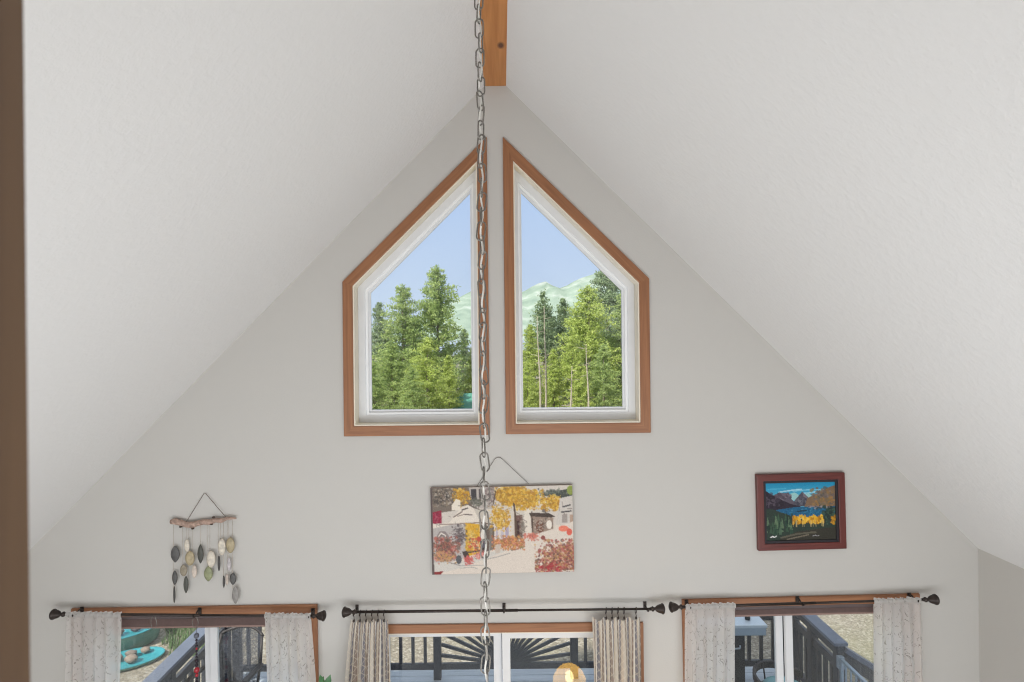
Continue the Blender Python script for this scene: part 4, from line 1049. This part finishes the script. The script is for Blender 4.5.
tree(572, 330, 36, 2, 1, 'thin pine with a leaning pale trunk at the bottom middle of the right gable window', 1.1)
tree(604, 345, 34, 3, 0, 'low bushy pine at the bottom right of the right gable window', 1.0)
tree(553, 350, 36, 1, 1, 'short pine low in the middle left of the right gable window', 1.1)
tree(528, 362, 35, 3, 1, 'low bushy pine in the left bottom corner of the right gable window', .9)
tree(580, 362, 33, 1, 1, 'short pine at the very bottom of the right gable window below the bright green one', 1.2)
M['palebark'] = plain('pale dead bark', C(172, 160, 142), .9, var=.25, scale=12)
def snag(px, py, D, lean, label):
    Y = D-D0; top = at(px, py, Y); zg = ZG-.1; r = empty('bare_tree', (top.x+lean, Y, zg), label, 'tree', 'bare pale trunks among the pines')
    n = 8; pts = [(top.x+lean*(1-t)**1.3+.05*math.sin(t*5), Y, zg+(top.z-zg)*t) for t in [i/n for i in range(n+1)]]
    MB().tube(pts, [.065-.05*i/n for i in range(n+1)], 8).build('trunk', M['palebark'], r)
    rr = random.Random(px)
    for i in range(9):
        t = rr.uniform(.35, .97); a = rr.uniform(0, 2*PI); p = Vector(pts[int(t*n)]).lerp(Vector(pts[min(n, int(t*n)+1)]), t*n-int(t*n))
        MB().tube([p, p+Vector((math.cos(a)*.5, math.sin(a)*.5, rr.uniform(-.15, .2)))*rr.uniform(.5, 1.1)], [.018, .006], 5).build('branch', M['palebark'], r)
snag(538, 316, 33, .05, 'bare pale trunk at the far left of the right gable window')
snag(545, 306, 33.6, -.05, 'tall bare pale trunk just right of the leftmost one in the right gable window')
snag(573, 366, 31, -.35, 'short leaning bare trunk at the bottom middle of the right gable window')
snag(587, 344, 31.5, .0, 'bare pale trunk in front of the bright green pine in the right gable window')
back = 'pine in the dark back row of the forest'
for (px, py) in [(360,330),(386,322),(415,318),(448,345),(498,325),(516,335),(552,318),(576,310),(596,300),(640,290),(660,305),(340,325),(484,352)]:
    tree(px, py, 56+random.uniform(-3, 3), random.choice([0,1,1]), 2, back, 1.2, 'back row of pines')

for i, px in enumerate([-90, -40, 15, 70, 120, 170, 215, 260, 300, 705, 750, 800, 850, 900, 955, 1010, 1070]):   # the forest goes on either side
    tree(px, 300+17*((i*7) % 4), 50+3*((i*5) % 4), (i*3) % 3 if i % 2 else 0, i % 3, 'pine of the forest beyond the house, to one side of the gable windows', 1.15, 'pines to the sides of the view')

# teal roofed shed among the trees
sy = 38-D0; sa, sb = at(455, 396, sy), at(484, 396, sy)
sh = empty('shed', ((sa.x+sb.x)/2, sy+.8, ZG-.1), 'small shed with a teal roof among the pines', 'shed')
MB().box(sa.x, sb.x, sy, sy+1.6, ZG-.15, -.35).build('wall', plain('grey siding', C(150,146,136), .8, var=.1), sh)
xm = (sa.x+sb.x)/2
m = MB(); m.add([(sa.x-.15,sy-.2,-.42),(sb.x+.15,sy-.2,-.42),(sb.x+.15,sy+.8,sa.z+.1),(sa.x-.15,sy+.8,sa.z+.1),(sa.x-.15,sy+1.8,-.42),(sb.x+.15,sy+1.8,-.42)], [(0,1,2,3),(3,2,5,4),(0,3,4),(1,5,2)])
m.build('roof', plain('teal metal roof', C(78, 140, 124), .5, var=.1), sh)

# ------------------------------------------------------------------ far hills
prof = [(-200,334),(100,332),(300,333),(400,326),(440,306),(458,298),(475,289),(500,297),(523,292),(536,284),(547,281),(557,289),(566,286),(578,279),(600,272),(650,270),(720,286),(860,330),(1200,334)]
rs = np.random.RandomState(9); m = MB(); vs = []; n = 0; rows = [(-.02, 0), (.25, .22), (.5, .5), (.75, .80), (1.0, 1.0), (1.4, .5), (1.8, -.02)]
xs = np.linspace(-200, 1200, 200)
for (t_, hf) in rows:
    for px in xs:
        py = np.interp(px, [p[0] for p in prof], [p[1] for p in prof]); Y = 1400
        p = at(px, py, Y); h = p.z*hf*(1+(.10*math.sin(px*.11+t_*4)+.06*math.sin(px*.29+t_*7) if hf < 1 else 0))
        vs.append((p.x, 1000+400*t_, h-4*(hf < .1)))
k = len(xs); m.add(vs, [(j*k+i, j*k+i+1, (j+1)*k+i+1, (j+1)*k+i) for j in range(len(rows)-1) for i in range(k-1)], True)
hm, nt, b = new_mat('haze tinted wooded hillside'); b.inputs['Roughness'].default_value = 1; b.inputs['Specular IOR Level'].default_value = 0
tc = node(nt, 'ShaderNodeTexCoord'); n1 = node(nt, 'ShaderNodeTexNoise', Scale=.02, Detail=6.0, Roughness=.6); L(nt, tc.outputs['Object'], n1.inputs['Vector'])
r_ = ramp(nt, n1.outputs['Fac'], [(.36, C(132,148,136)), (.55, C(150,164,150)), (.68, C(178,184,178))]); L(nt, r_.outputs[0], b.inputs['Base Color'])  # aerial haze is put into these pale hill colours
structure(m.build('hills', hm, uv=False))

# ------------------------------------------------------------------ sky, sun and added room fill
w = bpy.data.worlds.new('sky'); SC.world = w; w.use_nodes = True; nt = w.node_tree
bg = nt.nodes['Background']; tc = node(nt, 'ShaderNodeTexCoord'); sx = node(nt, 'ShaderNodeSeparateXYZ'); L(nt, tc.outputs['Generated'], sx.inputs[0])
r_ = ramp(nt, sx.outputs[2], [(0.0, C(214,228,248)), (.10, C(202,220,250)), (.30, C(180,206,250)), (.45, (.62,.76,1,1)), (1.0, (1,1,1,1))])
L(nt, r_.outputs[0], bg.inputs[0]); bg.inputs[1].default_value = 1.0
sl = bpy.data.lights.new('sun', 'SUN'); sl.energy = 6.0; sl.angle = rad(2.0); sl.color = (1.0, .95, .86)
so = bpy.data.objects.new('sun', sl); COL.objects.link(so); so.rotation_euler = Vector((.6, .75, -1.0)).to_track_quat('-Z', 'Y').to_euler()
def area(name, loc, size, energy, color, direction):
    l = bpy.data.lights.new(name, 'AREA'); l.shape = 'RECTANGLE'; l.size, l.size_y = size; l.energy = energy; l.color = color
    o = bpy.data.objects.new(name, l); COL.objects.link(o); o.location = loc; o.rotation_euler = Vector(direction).to_track_quat('-Z', 'Z').to_euler(); return o
for i, x in enumerate((-2.275, 0, 2.275)):   # added fill lamps out of view, standing before the openings under the loft
    area('under_loft_fill', (x, -4.44, 1.5), (1.98, 1.45), 51, (.95, .98, 1.01), (0, 1, .05))

area('added_loft_fill', (0, -4.9, 2.85), (3.6, 1.0), 52, (.98, .99, 1.0), (0, .25, 1))   # added unseen fill lamp above the loft floor, brightening ceiling and gable
# ------------------------------------------------------------------ camera
cd = bpy.data.cameras.new('camera'); cam = bpy.data.objects.new('camera', cd); COL.objects.link(cam)
cd.sensor_width = 36; cd.lens = FPX/1024*36; cd.clip_start = .05; cd.clip_end = 5000
cam.location = (0, -D0, ZC)
cd.shift_x = (512-VX)/1024; cd.shift_y = -(341-VY)/1024
cam.rotation_euler = (Matrix.Rotation(rad(90), 4, 'X') @ Matrix.Rotation(-ROLL, 4, 'Z')).to_euler()
cd.dof.use_dof = True; cd.dof.focus_distance = 5.5; cd.dof.aperture_fstop = 9.0
SC.camera = cam
SC.view_settings.view_transform = 'Standard'; SC.view_settings.look = 'None'; SC.view_settings.exposure = 0; SC.view_settings.gamma = 1
SC.view_settings.use_curve_mapping = False
SC.cycles.use_denoising = True; SC.cycles.filter_width = 1.1
SC.cycles.max_bounces = 10; SC.cycles.diffuse_bounces = 6; SC.cycles.transparent_max_bounces = 24
SC.cycles.sample_clamp_indirect = 6
